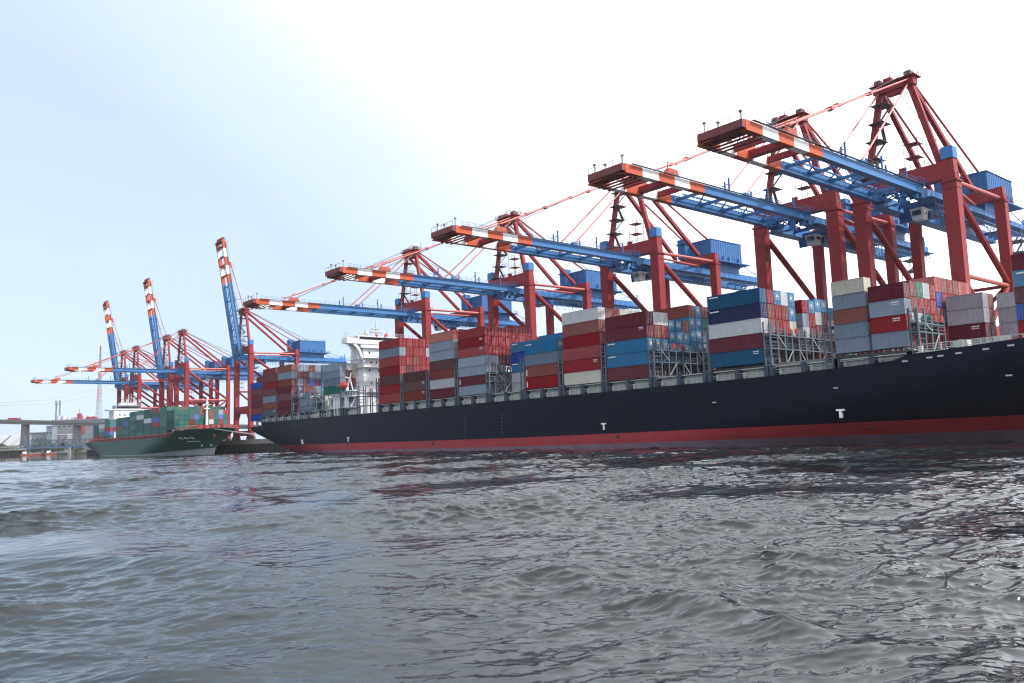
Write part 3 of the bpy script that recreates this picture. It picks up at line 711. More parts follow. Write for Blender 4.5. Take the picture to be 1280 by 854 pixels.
for n_ in ('B', 'C', 'C2', 'E', 'F', 'G', 'H', 'Hb', 'I', 'J', 'K', 'L', 'P', 'Q'):
    lashing_bridge(BX[n_]+(13.25 if n_ != 'Q' else 11.2))
lashing_bridge(BX['E']-1.1); lashing_bridge(-243.5, 20.8, 18); lashing_bridge(BX['D']+13.2, 19.5)
lashing_bridge(BX['N']+13.3, 21.2, 13.5, 1.2)
# bow working deck clutter between lowest containers and bulwark
m = MB()
for x in (-56, -50, -44, -40): m.box(x, x+2.2, Y0+4.5, Y0+6.2, 14.2, 16.6)
for x in range(-60, -34, 3): m.beam((x, Y0+2.4, 14.2), (x, Y0+2.4, 16.4), .16)
m.beam((-61, Y0+2.4, 16.4), (-34, Y0+2.4, 16.4), .12); m.beam((-61, Y0+2.4, 15.6), (-34, Y0+2.4, 15.6), .1)
blk(m, 'deck_machinery', M['offw'])
# superstructure
TX, TY = -252.0, Y0+7.4
m = MB(); m.box(TX-9, TX, TY, Y0+BEAM-7.4, 12.8, 36.0); m.box(TX-10.5, TX+.4, TY-1.2, Y0+BEAM-5, 12.8, 20.5)
m.box(TX-9.2, TX+1.6, TY-.8, Y0+BEAM-7, 20.503, 26.2)
for z_ in (23.2, 29.3, 32.5): m.box(TX-9.3, TX+1.75, TY-.95, Y0+24, z_-.14, z_)
hs = blk(m, 'superstructure', M['white'])
m = MB(); m.box(TX-2.6, TX+1.2, Y0+.3, Y0+BEAM-.3, 37.3, 38.3); m.box(TX-8, TX-2.603, TY-2, Y0+BEAM-6, 37.3, 38.297); m.box(TX-5.5, TX+.9, TY-2.5, Y0+BEAM-5, 38.3, 40.3)
m.box(TX-2.3, TX+1.1, Y0+.4, Y0+.6, 38.3, 39.3); m.box(TX+.95, TX+1.1, Y0+.6, TY-2.5, 38.3, 39.3); m.box(TX-7, TX+1, TY-1.5, Y0+BEAM-6, 36.003, 37.297)
m.box(TX-2.6, TX-2.4, Y0+.4, TY-2.5, 38.303, 39.1)
for xx in (TX-1.9, TX+.5):     # curved wing brackets
    pts = [(Y0+3.2, 37.2), (Y0+4.6, 36.2), (Y0+5.6, 34.6), (Y0+6.5, 32.4), (Y0+7.4, 31.2)]
    for (a, b), (c, d) in zip(pts, pts[1:]): m.beam((xx, a, b), (xx, c, d), .9, 1.0, up=(1,0,0))
blk(m, 'bridge_wing', M['white'])
m = MB(); m.box(TX+.903, TX+.96, TY-2, Y0+BEAM-5.5, 38.9, 39.9); m.box(TX-5, TX+.6, TY-2.56, TY-2.503, 38.9, 39.9); blk(m, 'bridge_window', M['glass'])
for z, ys in ((31, (10.5, 12.5)), (34.4, (9.8,)), (30.0, (13.8, 16)), (28.2, (9.8, 13.5)), (23.5, (9.5, 12)), (33.5, (14, 17))):
    for y in ys:
        m = MB(); xx = TX if z > 26.2 else TX+1.6
        m.box(xx+.002, xx+.05, Y0+y-.3, Y0+y+.3, z-.4, z+.4); blk(m, 'cabin_window', M['glass'])
m = MB(); m.tube((TX-4, Y0+15, 40.3), (TX-4, Y0+15, 46.5), .4, 8, .2); m.box(TX-5, TX-3, Y0+12.5, Y0+17.5, 42.4, 42.6); m.box(TX-4.6, TX-3.4, Y0+13.4, Y0+16.6, 43.4, 43.7)
for y in (12.8, 17.2, 20, 9): m.beam((TX-4, Y0+y, 40.3), (TX-4, Y0+y, 44), .14)
for y in (10.5, 19.5): m.tube((TX-3, Y0+y, 40.3), (TX-3, Y0+y, 41.2), .5, 8); m.cbox((TX-3, Y0+y, 41.8), (1.3, 1.3, 1.2))
m.rail([(TX+.9, TY-2, 40.3), (TX+.9, Y0+BEAM-6, 40.3)], 1.1, .08, 1.6); m.rail([(TX-2.3, Y0+.4, 39.3), (TX+1, Y0+.4, 39.3)], 1.1, .07, 1.2)
m.beam((TX-1, Y0+1.5, 38.3), (TX-1, Y0+1.5, 41.3), .12); m.beam((TX-1, Y0+.6, 41.3), (TX-1, Y0+3.4, 41.3), .2)
for z_ in (23.3, 29.4, 32.6): m.rail([(TX-9, TY-.9, z_), (TX+1.7, TY-.9, z_), (TX+1.7, Y0+22, z_)], 1.0, .07, 1.5)
blk(m, 'radar_mast', M['offw'])
for b_ in ((TX+.7, TX+1.5, Y0+15.6, Y0+16.3, 40.35, 41.2), (TX+.4, TX+1.2, Y0+12.1, Y0+12.7, 40.35, 40.9)):
    m = MB(); m.box(*b_); blk(m, 'signal_lamp', M['sig'])
m = MB()     # decks, davits and ladders at the ship's side
for z in (15.4, 19.1): m.box(-263, -247.5, Y0+.3, Y0+4.5, z-.2, z); m.rail([(-263, Y0+.35, z), (-247.5, Y0+.35, z)], 1.1, .06, 1.6)
m.box(-262, -256.6, Y0+.8, Y0+1.4, 15.4, 18.9); m.box(-253.5, -252.2, Y0+.6, Y0+1.6, 13, 18.9)
for x in (-260.5, -258.3, -252.5): m.beam((x, Y0+.5, 12.8), (x, Y0+.5, 19), .35)
m.box(-264, -250, Y0+4.5, TY-.1, 12.8, 21.5); m.box(-262, -250, Y0+2.2, TY-.1, 20.9, 21.2)
for x in (-259.6, -253.6): m.beam((x, Y0+4, 21.1), (x, Y0+2.9, 25.4), .35); m.beam((x, Y0+2.9, 25.4), (x, Y0+1.0, 25.8), .3)
m.beam((-252, Y0+1, 22), (-250.2, Y0+1.5, 27), .3); m.beam((-251, Y0+1.5, 15), (-248, Y0+2.5, 20), .35)
blk(m, 'davit_platform', M['white'])
m = MB(); N_ = 10; prev = None; rings = []
for i in range(9):
    t = i/8*2-1; r_ = 1.35*math.sqrt(max(.02, 1-abs(t)**2.6)); rings.append([(-256.8+t*3.9, Y0+1.5+r_*.95*math.cos(2*math.pi*k/N_), 23.0+r_*math.sin(2*math.pi*k/N_)) for k in range(N_)])
vs = [p for r_ in rings for p in r_]; fs = [(i*N_+k, i*N_+(k+1) % N_, (i+1)*N_+(k+1) % N_, (i+1)*N_+k) for i in range(8) for k in range(N_)]+[tuple(range(N_)), tuple(range(8*N_, 9*N_))]
m.add(vs, fs); m.box(-258.4, -256.6, Y0+1.0, Y0+2.0, 24.0, 24.9); tag(blk(m, 'lifeboat', M['boat'], smooth=False), 'orange red enclosed lifeboat')
# grey machinery casings and vents aft of the bridge
m = MB(); random.seed(11)
for k in range(30):
    x = random.uniform(-293, -266); y = Y0+random.uniform(3, 9); h_ = random.uniform(2, 6.3)
    m.box(x, x+random.uniform(1.2, 3.2), y, y+2.2, 14.8, 15.2+h_)
blk(m, 'vent_casing', M['offw'])
m = MB()
for k in range(30): x = -320+k*2.0; m.box(x, x+.18, Y0+.3, Y0+.5, zdeck(x), zdeck(x)+random.uniform(1.2, 2.0))
m.beam((-321, Y0+.4, zdeck(-320)+1.2), (-262, Y0+.4, zdeck(-262)+1.2), .12)
blk(m, 'bulwark_rail', M['offw'])
m = MB()     # mooring deck under the aftermost stack
m.box(-335, -322.5, Y0+3, Y0+BEAM-3, 13.0, 13.4)
for x in (-334.2, -329, -323.3):
    for y in (3.3, 10, 20, 31): m.box(x-.35, x+.35, Y0+y, Y0+y+.7, 11, 13.0)
for y in (5, 8): m.tube((-331, Y0+y, 11.9), (-328, Y0+y, 11.9), .7, 10)
blk(m, 'mooring_deck', M['offw'])

# ---------------------------------------------------------------- containers
CONT = {}
def body_mesh(L, H, c):
    key = ('b', L, H, c)
    if key in CONT: return CONT[key]
    W_ = 2.44; m = MB(); p = .16
    for x in (0, L-p):
        for y in (0, W_-p): m.box(x, x+p, y, y+p, 0, H)
    for y in (0, W_-p):
        m.box(p, L-p, y, y+p, 0, .17); m.box(p, L-p, y, y+p, H-.11, H)
    for x in (0, L-p):
        m.box(x, x+p, p, W_-p, 0, .17); m.box(x, x+p, p, W_-p, H-.13, H)
    # corrugated side sheets
    def corr(a0, a1, fx):
        n = max(2, int((a1-a0)/.42)); d = (a1-a0)/n; pr = []
        for i in range(n): pr += [(a0+d*i, 0), (a0+d*(i+.3), 0), (a0+d*(i+.5), 1), (a0+d*(i+.8), 1)]
        pr.append((a1, 0)); vs = []
        for u, o_ in pr: vs += [fx(u, o_, .17), fx(u, o_, H-.11)]
        m.add(vs, [(2*i, 2*i+2, 2*i+3, 2*i+1) for i in range(len(pr)-1)])
    corr(p, L-p, lambda u, o_, z: (u, .03+.045*o_, z)); corr(p, L-p, lambda u, o_, z: (u, W_-.03-.045*o_, z))
    corr(p, W_-p, lambda u, o_, z: (.03+.045*o_, u, z))
    m.box(L-.10, L-.055, p, W_-p, .17, H-.13)
    m.box(p, L-p, p, W_-p, H-.06, H-.03); m.box(p, L-p, p, W_-p, .1, .13)
    CONT[key] = m.mesh('container_'+CC[c][1].replace(' ', '_'), CM[c], fix=False); return CONT[key]
def door_mesh(L, H, c, side):
    key = ('d', L, H, c, side)
    if key in CONT: return CONT[key]
    y0, y1 = (.17, 1.21) if side else (1.23, 2.27); m = MB()
    m.box(L-.052, L-.012, y0, y1, .18, H-.14)
    for y in (y0+.28, y1-.28):
        m.cur = 1; m.tube((L+.012, y, .1), (L+.012, y, H-.06), .022, 5); m.box(L-.012, L+.02, y-.12, y+.1, 1.0, 1.05); m.cur = 0
    for z in (.5, H*.5, H-.5): m.box(L-.012, L+.01, y0, y0+.1, z, z+.12)
    CONT[key] = m.mesh('door_'+CC[c][1].replace(' ', '_'), [CM[c], M['tank']], fix=False); return CONT[key]
def star_mesh():
    m = MB(); n = 7; vs = []
    for i in range(2*n):
        r_ = .58 if i % 2 == 0 else .26; t = math.pi*i/n; vs.append((.0, r_*math.sin(t), r_*math.cos(t)))
    vs2 = [(.02, y, z) for _, y, z in vs]; N = 2*n
    m.add(vs+vs2, [tuple(range(N, 2*N))]+[(i, (i+1) % N, N+(i+1) % N, N+i) for i in range(N)])
    ring = []
    for i in range(20):
        t = 2*math.pi*i/20; ring.append(t)
    for i in range(20):
        a, b = ring[i], ring[(i+1) % 20]
        m.add([(0, .76*math.sin(a), .76*math.cos(a)), (0, .76*math.sin(b), .76*math.cos(b)), (0, .69*math.sin(b), .69*math.cos(b)), (0, .69*math.sin(a), .69*math.cos(a)),
               (.02, .76*math.sin(a), .76*math.cos(a)), (.02, .76*math.sin(b), .76*math.cos(b)), (.02, .69*math.sin(b), .69*math.cos(b)), (.02, .69*math.sin(a), .69*math.cos(a))],
              [(4,5,6,7),(0,4,7,3),(1,2,6,5),(0,1,5,4),(2,3,7,6)])
    return m.mesh('star_emblem', M['tank'])
STAR = star_mesh()
ORD = ['', 'first', 'second', 'third', 'fourth', 'fifth', 'sixth', 'seventh', 'eighth', 'ninth', 'tenth', 'eleventh', 'twelfth', 'thirteenth', 'fourteenth']
def container(c, L, H, x, y, z, label, group, star=False, doors=True, text=0):
    H -= .05
    root = link('shipping_container', body_mesh(L, H, c), None, (x, y, z))
    tag(root, label, 'shipping container', group)
    if doors:
        for s in (0, 1): link('door', door_mesh(L, H, c, s), root)
    if star: link('emblem', STAR, root, (L+.012, 1.22, H*.60))
    if text:
        k = ('t', text, L, H)
        if k not in CONT:
            m = MB(); rr = random.Random(text)
            if text == 1:
                xx = .5
                for i in range(9): w_ = rr.uniform(.12, .22); m.box(xx, xx+w_, .010, .029, H-.55, H-.32); xx += w_+.08
            elif text == 2:
                xx = L-2.2
                for i in range(6): m.box(xx+i*.22, xx+i*.22+.13, .010, .029, H-.6, H-.42); m.box(xx+i*.22, xx+i*.22+.1, .010, .029, H-.95, H-.8)
            else:
                m.box(.45, .75, .010, .029, .45, 1.9)
            CONT[k] = m.mesh('lettering', M['mark'])
        link('lettering', CONT[k], root)
    return root
BAYN = dict(A='aftermost bay', B='second bay from the stern', C='third bay from the stern', D='bay just aft of white bridge', C2='fourth bay from the stern')
for i, n_ in enumerate(['E', 'F', 'G', 'H', 'Hb', 'I', 'J', 'K', 'L', 'P', 'Q', 'N', 'S', 'U']): BAYN[n_] = ORD[i+1]+' bay forward of white bridge'
NC = [0]
def rowname(r): return 'outermost row' if r == 0 else ORD[r+1]+' row inboard'
def stack(bay, row, cols, H=2.9, zb=ZB, L=12.19, dx=0, half='', miss=0, text=None, skip=0, doors=True, G='containers on the black ship'):
    """cols: colours top to bottom, space = none; lower-case after '*' means star emblem on the door end"""
    toks = cols.split(); n = len(toks)+miss; x = BX[bay]+dx; y = Y0+.3+row*2.5
    for i, tk in enumerate(toks):
        if tk == '-': continue
        tier = n-i; c = tk[0]; star = '*' in tk; tx = int(tk[-1]) if tk[-1].isdigit() else 0
        bn = BAYN[bay]
        lab = '%s container, %s tier up, %s, %s' % (CC[c][1], ORD[tier], rowname(row), bn)
        if half: lab = '%s container, tier %s, %s, %s of %s' % (CC[c][1], ORD[tier], rowname(row).replace(' row inboard', ' row'), half, bn.replace(' white', ''))
        container(c, L, H, x, y, zb+(tier-1)*(H+.03), lab, G, star, doors, tx)
        NC[0] += 1
S = stack
S('P', 0, 'T1 n1 w m T2', zb=15.85); S('P', 1, 'r b b n d', zb=15.85); S('P', 2, 'B* r r b m', zb=15.85); S('P', 3, 'w b r B* n', zb=15.85); S('P', 4, 'B* B* t m d', zb=15.85)
S('P', 6, 'r g w w m', H=2.75, zb=15.5); S('P', 7, 'B* r m m d', H=2.75, zb=15.6); S('P', 8, 'B* w m w', H=2.75, zb=16.1, miss=1); S('P', 9, 'B* r m g', H=2.75, zb=16.1, miss=1)
S('P', 10, 'B w r', H=2.75, zb=14.6, miss=2); S('P', 11, 't g', H=2.75, zb=14.6, miss=2)
S('Q', 12, 'm r', dx=-2.2, H=2.8, zb=15.5, miss=3)
S('K', 0, 'm m2 B*1 B*1 m'); S('K', 1, 'w b B* u m'); S('K', 2, 'w r B* B m')
S('K', 3, 'B* B* B* B n', H=2.62); S('K', 4, 'B* B* B* B m', H=2.62); S('K', 5, 'b B* B* B n', H=2.62)
S('K', 6, 'b B* B* B m n', H=2.83); S('K', 7, 'B* B* B* B* n T', H=2.83); S('K', 8, 'b G g w m n', H=2.83)
S('J', 0, 'w b r r r2 t'); S('J', 1, 'b', miss=5); S('J', 2, 'b', miss=5); S('J', 3, 't', miss=5); S('J', 4, 't', miss=5); S('J', 5, 't', miss=5)
S('I', 0, 'B*1 s b3 r3'); S('I', 2, 'B*2', miss=4, H=2.9, zb=14.6); S('I', 5, 'r2', miss=4, H=2.9); S('I', 7, 'r', miss=5, H=2.7)
S('Hb', 3, 'B1 u B1 w w', H=2.72)
S('H', 0, 'r r2 r2 g g m3 g', H=2.6); S('H', 1, 'r r r g b', H=2.6, miss=2); S('H', 2, 'r r r m g', H=2.6, miss=2); S('H', 3, 'r r r m', H=2.6, miss=3)
S('H', 4, 'r r', H=2.6, miss=5, zb=16); S('H', 5, 'r r', H=2.6, miss=5, zb=16); S('H', 6, 'r r', H=2.6, miss=5, zb=16)
S('G', 0, 'o g g d b w m', H=2.7); S('G', 1, 'b', H=2.7, miss=6, zb=15.7)
S('F', 0, 'd d2 b2')
S('E', 0, 'r g r r d r r', H=2.85); S('E', 1, 'r r r d', H=2.85, miss=3); S('E', 2, 'r r b r', H=2.85, miss=3); S('E', 3, 'r r r r', H=2.85, miss=3); S('E', 4, 'r w r r', H=2.85, miss=3)
S('E', 5, 'r', H=2.85, miss=6)
S('D', 0, 'g g s G', H=2.6, miss=2); S('D', 1, 'w b b', H=2.6, miss=3); S('D', 2, 't t b', H=2.6, miss=3)
S('C', 0, 'b g b m m m m', H=2.72, zb=14.7); S('C', 1, 'g b g n* g', H=2.72, zb=14.7, miss=2); S('C', 2, 'g m b b B', H=2.72, zb=14.7, miss=2)
S('C', 3, 'b g u b', H=2.72, zb=14.7, miss=3); S('C', 4, 'g s m g', H=2.72, zb=14.7, miss=3); S('C', 5, 'k B B B*', H=2.72, zb=14.7, miss=3)
S('C2', 1, 'g s', H=2.9, zb=14.7, doors=False); S('C2', 3, 'g g', H=2.9, zb=14.7, doors=False)
S('B', 0, 'b m r m g b k2', H=2.72, zb=14.7); S('A', 0, 'u m m m b u', H=2.6, zb=13.42); S('A', 1, 'b', H=2.6, zb=13.5, miss=6)
S('N', 0, 't s b g s', H=2.56, zb=16.1, L=6.06, dx=-.25, half='aft half'); S('N', 0, 'm g2 r2 s', H=2.70, zb=16.15, L=6.06, dx=6.4, half='forward half')
S('N', 1, 'b b w', H=2.70, zb=16.6, L=6.06, dx=6.4, half='forward half', miss=1); S('N', 2, 'G r w', H=2.70, zb=16.7, L=6.06, dx=6.4, half='forward half', miss=1)
S('N', 3, 'w r G', H=2.70, zb=16.7, L=6.06, dx=6.4, half='forward half', miss=1); S('N', 4, 'r r G', H=2.70, zb=16.7, L=6.06, dx=6.4, half='forward half', miss=1)
for k, cs in enumerate(('p u b', 'b r r', 'r r r', 'b r r', 'p r', 'p r')): S('N', 5+k, cs, H=2.75, zb=15.4, L=6.06, dx=6.4, half='forward half', miss=5-len(cs.split()))
S('S', 6, 'v v m2 v', H=2.62, zb=15.0, L=6.06, dx=-.1, half='aft half'); S('S', 7, 'b b m d', H=2.62, zb=15.0, L=6.06, dx=-.1, half='aft half')
S('S', 8, 'v v v', H=2.62, zb=15.0, L=6.06, dx=6.4, half='forward half', miss=1)
S('U', 2, 'm B1 d u r', H=2.6, zb=16.2)

# ---------------------------------------------------------------- green ship
GB = 32.2; GC = Y0+.3+GB/2
green = empty('container_ship', (-500, GC, 0))
tag(green, 'dark green container ship with pale boot stripe moored beyond the stern of the black ship', 'container ship', 'container ships at the quay')
def grn(mb, name, mats, **k): o = mb.build(name, mats, green, **k); o.location = (500, -GC, 0); return o
def gdeck(x): return interp(x, [(-612, 8.8), (-446, 9.2), (-440, 9.4), (-430, 12.0), (-399, 12.9)])
def ghalf(x, z, k):
    hb = GB/2; px = x; top = min(1, max(0, z/12.5)); xs = -596-26*min(1, max(0, z/8))**.8
    if x < -560: t = min(1, max(0, (x-xs)/(-560-xs))); hb *= (.55+.43*top)+(1-.55-.43*top)*math.sin(t*math.pi/2); px = max(x, xs)
    x0 = -492+56*top; x1 = -418+13*top**1.5
    if x > x0: t = min(1, (x-x0)/(x1-x0)); hb *= max(.004, 1-t**(1.6+.9*top)); px = min(x, x1)
    return px, hb
st = [-623, -619, -615, -612, -610, -606, -602, -598, -594, -590, -585, -578, -570, -560, -540, -520, -500]+list(range(-495, -446, 5))+[-446, -443, -440, -436, -433, -430, -426, -422, -418, -414, -410, -406, -403, -401, -399, -398]
gb = lambda x: .25+max(0, x+490)*.036
lv = [lambda x: -4, lambda x: -.6, lambda x: .05, gb] + [(lambda x, k=k: gb(x)+(gdeck(x)-gb(x))*k) for k in (.25, .5, .75, 1)]
gh = loft(st, lv, ghalf, GC, [M['hullw'], M['hullg'], M['deck']], lambda k: (2 if k < 0 else 0 if k < 3 else 1), 'hull', green); gh.location = (500, -GC, 0)
m = MB()     # red rails and bulwark frames
for x in range(-606, -432, 3): m.beam((x, GC-ghalf(x, 9, 7)[1]+.2, gdeck(x)), (x, GC-ghalf(x, 9, 7)[1]+.2, gdeck(x)+1.6), .3)
for x in range(-606, -436, 6): m.beam((x, GC-ghalf(x, 9, 7)[1]+.2, gdeck(x)+1.5), (x+6, GC-ghalf(x+6, 9, 7)[1]+.2, gdeck(x+6)+1.5), .3, .5)
for x in range(-606, -436, 6): m.box(x, x+5.5, Y0+2.6, Y0+3, gdeck(x), gdeck(x)+1.5)
grn(m, 'deck_railing', M['redb'])
m = MB()
pts = [(x, GC-ghalf(x, 12.5, 7)[1]+.15, gdeck(x)) for x in (-430, -426, -422, -418, -414, -410, -408)]
for s in (1, -1):
    for p_, q_ in zip(pts, pts[1:]):
        p2 = (p_[0], GC+(p_[1]-GC)*s, p_[2]); q2 = (q_[0], GC+(q_[1]-GC)*s, q_[2])
        for h_ in (.4, 1.3): m.beam((p2[0], p2[1], p2[2]+h_), (q2[0], q2[1], q2[2]+h_), .14, .35)
        m.beam(p2, (p2[0], p2[1], p2[2]+1.6), .35)
for y in range(-6, 7, 3): m.box(-424, -422, GC+y, GC+y+1.2, 12.2, 14.6)
m.beam((-424.5, GC-10, 14.2), (-424.5, GC+10, 14.2), .5, .8)
grn(m, 'forecastle_rail', M['redb'])
m = MB()    # emblem and name marks low on the bow, too small to read
rr = random.Random(4)
def bowmark(x, z, w_, h_):
    y = GC-ghalf(x, z, 5)[1]; m.box(x-w_/2, x+w_/2, y-.35, y+.5, z-h_/2, z+h_/2)
for x in (-431, -427.6, -424.2):
    bowmark(x-.5, 8.6, .5, 1.1); bowmark(x+.5, 8.2, .5, .9); bowmark(x, 8.0, 1.0, .35)
for k in range(9): bowmark(-429.5+k*.9, 6.5, .5, .35)
for x in (-423.5, -418): bowmark(x, 4.3, .9, .9)
grn(m, 'bow_mark', M['tank'])
m = MB(); m.tube((-428.4, GC, 12), (-428.4, GC, 22), .75, 10, .55); m.tube((-428.4, GC, 22), (-428.4, GC, 29), .45, 8, .15)
m.box(-429.4, -427.4, GC-1.8, GC+1.8, 25.2, 25.4); m.box(-429, -427.8, GC-1.3, GC+1.3, 23, 23.4); m.cbox((-427.9, GC, 26.2), (.6, 1.0, .9)); grn(m, 'foremast', M['white'])
m = MB(); ya = GC-ghalf(-412, 9.2, 6)[1]; m.tube((-412, ya-.5, 9.2), (-412, ya+.6, 9.2), .8, 8); m.beam((-412, ya-.4, 8), (-412, ya-.4, 10.4), .5); grn(m, 'anchor', M['redb'])
HX = -555.0
m = MB(); m.box(HX-12, HX, Y0+4, Y0+29, 9, 28.2); m.box(HX-9, HX+.5, Y0+.5, Y0+32, 28.203, 28.9); m.box(HX-8, HX, Y0+5, Y0+20, 28.903, 31.0); m.box(HX-8.5, HX+.6, Y0+4.4, Y0+20.6, 31.003, 31.3)
m.box(HX-6, HX-1, Y0+8, Y0+16, 31.303, 33.0)
for y in (4.5, 28.5): m.beam((HX-1, Y0+y, 26), (HX-1, Y0+(1 if y < 9 else 31.5), 28.4), .6, .4)
m.rail([(HX+.5, Y0+5, 31.3), (HX+.5, Y0+20, 31.3)], 1.2, .12, 2)
grn(m, 'superstructure', M['white'])
m = MB(); m.box(HX+.003, HX+.08, Y0+5.4, Y0+19.6, 29.3, 30.6); m.box(HX-7, HX-1, Y0+4.9, Y0+4.997, 29.3, 30.6)
for y in (7, 10, 14, 18, 21, 25): m.box(HX+.003, HX+.08, Y0+y, Y0+y+.9, 24.8, 25.7)
grn(m, 'bridge_window', M['glass'])
m = MB(); m.tube((HX-4, Y0+15, 33.4), (HX-4, Y0+15, 39), .35, 8, .15)
for y in (10, 12.5, 17.5, 20): m.cbox((HX-3.5, Y0+y, 34.4), (1.1, 1.2, 2.0))
m.beam((HX-4, Y0+12, 36.5), (HX-4, Y0+18, 36.5), .3); grn(m, 'radar_mast', M['offw'])
m = MB(); m.box(HX-22, HX-15, Y0+11, Y0+21, 9, 27); m.box(HX-20, HX-17, Y0+13, Y0+19, 27.003, 29); grn(m, 'funnel', M['hullg'])
rg = random.Random(21)
def gcol():
    t = rg.random()
    return 'e' if t < .36 else 'h' if t < .56 else 'i' if t < .73 else 'G' if t < .78 else 'b' if t < .87 else 'r' if t < .91 else 'u' if t < .96 else 'g' if t < .98 else 'w'
GX = {}
for i in range(12): GX[i] = -441.5-13.9*i - (12 if i > 7 else 0)
gcell = []       # (bay, row, tier, colour)
for tier in range(1, 5):
    for row in range(0, 11): gcell.append((0, row, tier, gcol()))
heights = {1: 6, 2: 6, 3: 6, 4: 6, 5: 6, 6: 5, 7: 5, 8: 5, 9: 4, 10: 4}
for i, n_ in heights.items():
    for tier in range(n_, 0, -1): gcell.append((i, 0, tier, gcol()))
rest = MB(); rest_cols = []
keys = list(CM)
for bay, row, tier, c in gcell:
    x = GX[bay]; y = Y0+1.2+row*2.5; zb = 12.75 if bay == 0 else 10.1; z = zb+(tier-1)*2.48
    if bay == 0: y -= .8
    if NC[0] < 318:
        rn = ('%s row inboard' % ORD[row+1]) if row else 'outermost row'
        lab = '%s container, %s tier up, %s, %s bay of green ship' % (CC[c][1], ORD[tier], rn, 'foremost' if bay == 0 else ORD[bay+1])
        container(c, 12.19, 2.45, x, y, z, lab, 'containers on the green ship', False, False, 0); NC[0] += 1
    else:
        rest.cur = keys.index(c); rest.box(x, x+12.19, y, y+2.44, z, z+2.45)
# inner rows behind the visible faces, one mass
for i, n_ in heights.items():
    for row in range(1, 12):
        for tier in range(max(1, n_-1), n_+1):
            c = gcol(); rest.cur = keys.index(c); x = GX[i]; y = Y0+1.2+row*2.5; z = 10.1+(tier-1)*2.48
            rest.box(x, x+12.19, y, y+2.44, z, z+2.45)
o = rest.build('stacked_containers', [CM[k] for k in keys], fix=False)
tag(o, 'mass of small green red and blue containers filling the green ship amidships', 'containers', kind='stuff')
print('containers', NC[0])

# mooring lines
ml = [((-401, GC-6, 12.2), (-330, Y0+4, 10.8), 1.2), ((-407, GC-3, 12.0), (-352, QUAY_Y-.5, 6.8), .8), ((-333, Y0+6, 10.8), (-372, QUAY_Y-.5, 6.9), .8), ((-334, Y0+9, 10.8), (-380, QUAY_Y-.5, 6.9), .8), ((-408, GC-2, 12), (-380, QUAY_Y-.5, 6.9), .5)]
labs = ['long mooring rope sagging from green bow towards the black stern', 'mooring rope from the green bow to the quay edge near the black hull', 'lower mooring rope from the black stern to the quay', 'upper mooring rope from the black stern to the quay', 'short steep mooring rope under the green bow']
ml[0] = ((-407, GC-4, 12.2), (-340, QUAY_Y-.5, 6.8), 1.2)
for (a, b, sag), lb in zip(ml, labs):
    m = MB(); a = Vector(a); b = Vector(b); m.path([a.lerp(b, k/10)-Vector((0, 0, sag*4*(k/10)*(1-k/10))) for k in range(11)], .13, 5)
    tag(m.build('mooring_rope', M['lashl']), lb, 'rope', 'mooring ropes between ship and quay')

# ---------------------------------------------------------------- background at the river bend
def at(px, py, dep):      # point in the world seen by a given direction, at its real distance
    X2, Y2 = px-640, 427-py; c, s = math.cos(_r), math.sin(_r)
    return Vector((0, 0, CAM_H)) + (FW*F_PX + RT*(c*X2+s*Y2) + UP*(-s*X2+c*Y2))*(dep/F_PX)
D1 = 1000.0
b0 = at(0, 560, D1); b1 = at(112, 560, D1)
bx = Vector((b1.x-b0.x, b1.y-b0.y, 0)).normalized(); by = Vector((-bx.y, bx.x, 0))
if by.dot(FW) < 0: by = -by
BR = Vector((b0.x, b0.y, 0)); ang = math.atan2(bx.y, bx.x)
def far(name, label, cat, group=None, u=0, d=0):
    e = empty(name, BR+bx*(u-math.tan(R(31))*d)+by*d); e.rotation_euler = (0, 0, ang); tag(e, label, cat, group); return e
sgn = 1 if (Matrix.Rotation(ang, 3, 'Z') @ Vector((0, 1, 0))).dot(by) > 0 else -1
def fb(m, x0, x1, y0, y1, z0, z1): m.box(x0, x1, min(y0*sgn, y1*sgn), max(y0*sgn, y1*sgn), z0, z1)
m = MB(); cs = [BR+bx*u+by*d for u, d in ((-900, -6), (150, -6), (150, 1900), (-900, 1900))]
cs = [(c.x, c.y, 2.4) for c in cs]; lo = [(c[0], c[1], -2.5) for c in cs]
m.add(cs+lo, [(0,1,2,3), (0,4,5,1), (1,5,6,2), (2,6,7,3), (3,7,4,0)]); tag(m.build('river_bank', M['soil']), kind='structure')
# road bridge
e = far('road_bridge', 'high concrete road bridge on tall piers crossing beyond the river bend', 'bridge', u=0, d=10)
m = MB()
zz = lambda u: 44.6-.055*u
for a_, b_, y_, z_, h_ in ((-400, 330, 7, -4.6, 4.2), (-400, 330, -.4, -1.4, 2.4), (-400, 330, 14.4, -1.4, 2.4)): m.beam((a_, y_*sgn, zz(a_)+z_+h_/2), (b_, y_*sgn, zz(b_)+z_+h_/2), 14 if y_ == 7 else .8, h_)
m.build('deck', M['conc'], e)
for u in (-44, 26, 90, 152, 214, -114): 
    m = MB(); m.frus((u, 7*sgn, 0), (7.0, 9), (u, 7*sgn, zz(u)-4.65), (5.2, 9)); m.build('pier', M['conc'], e)
m = MB(); fb(m, 23, 24.2, -.9, .3, 44.3, 47); m.build('lamp_post', M['steel'], e)
for u, c, lb in ((8, 'redb', 'dark red lorry driving along the high road bridge'),):
    t = far('lorry', lb, 'lorry', u=u, d=12); m = MB(); fb(m, 0, 11, 0, 2.6, 41.4, 44.4); fb(m, 11.3, 13.4, .1, 2.5, 41.3, 43.8); m.build('cargo_box', M[c], t)
    t.location.z = 2.7
    m = MB()
    for k in (1.5, 3, 9, 12.4): m.tube((k, 0, 40.95), (k, 2.6*sgn, 40.95), .55, 8)
    m.build('wheel', M['rope'], t)
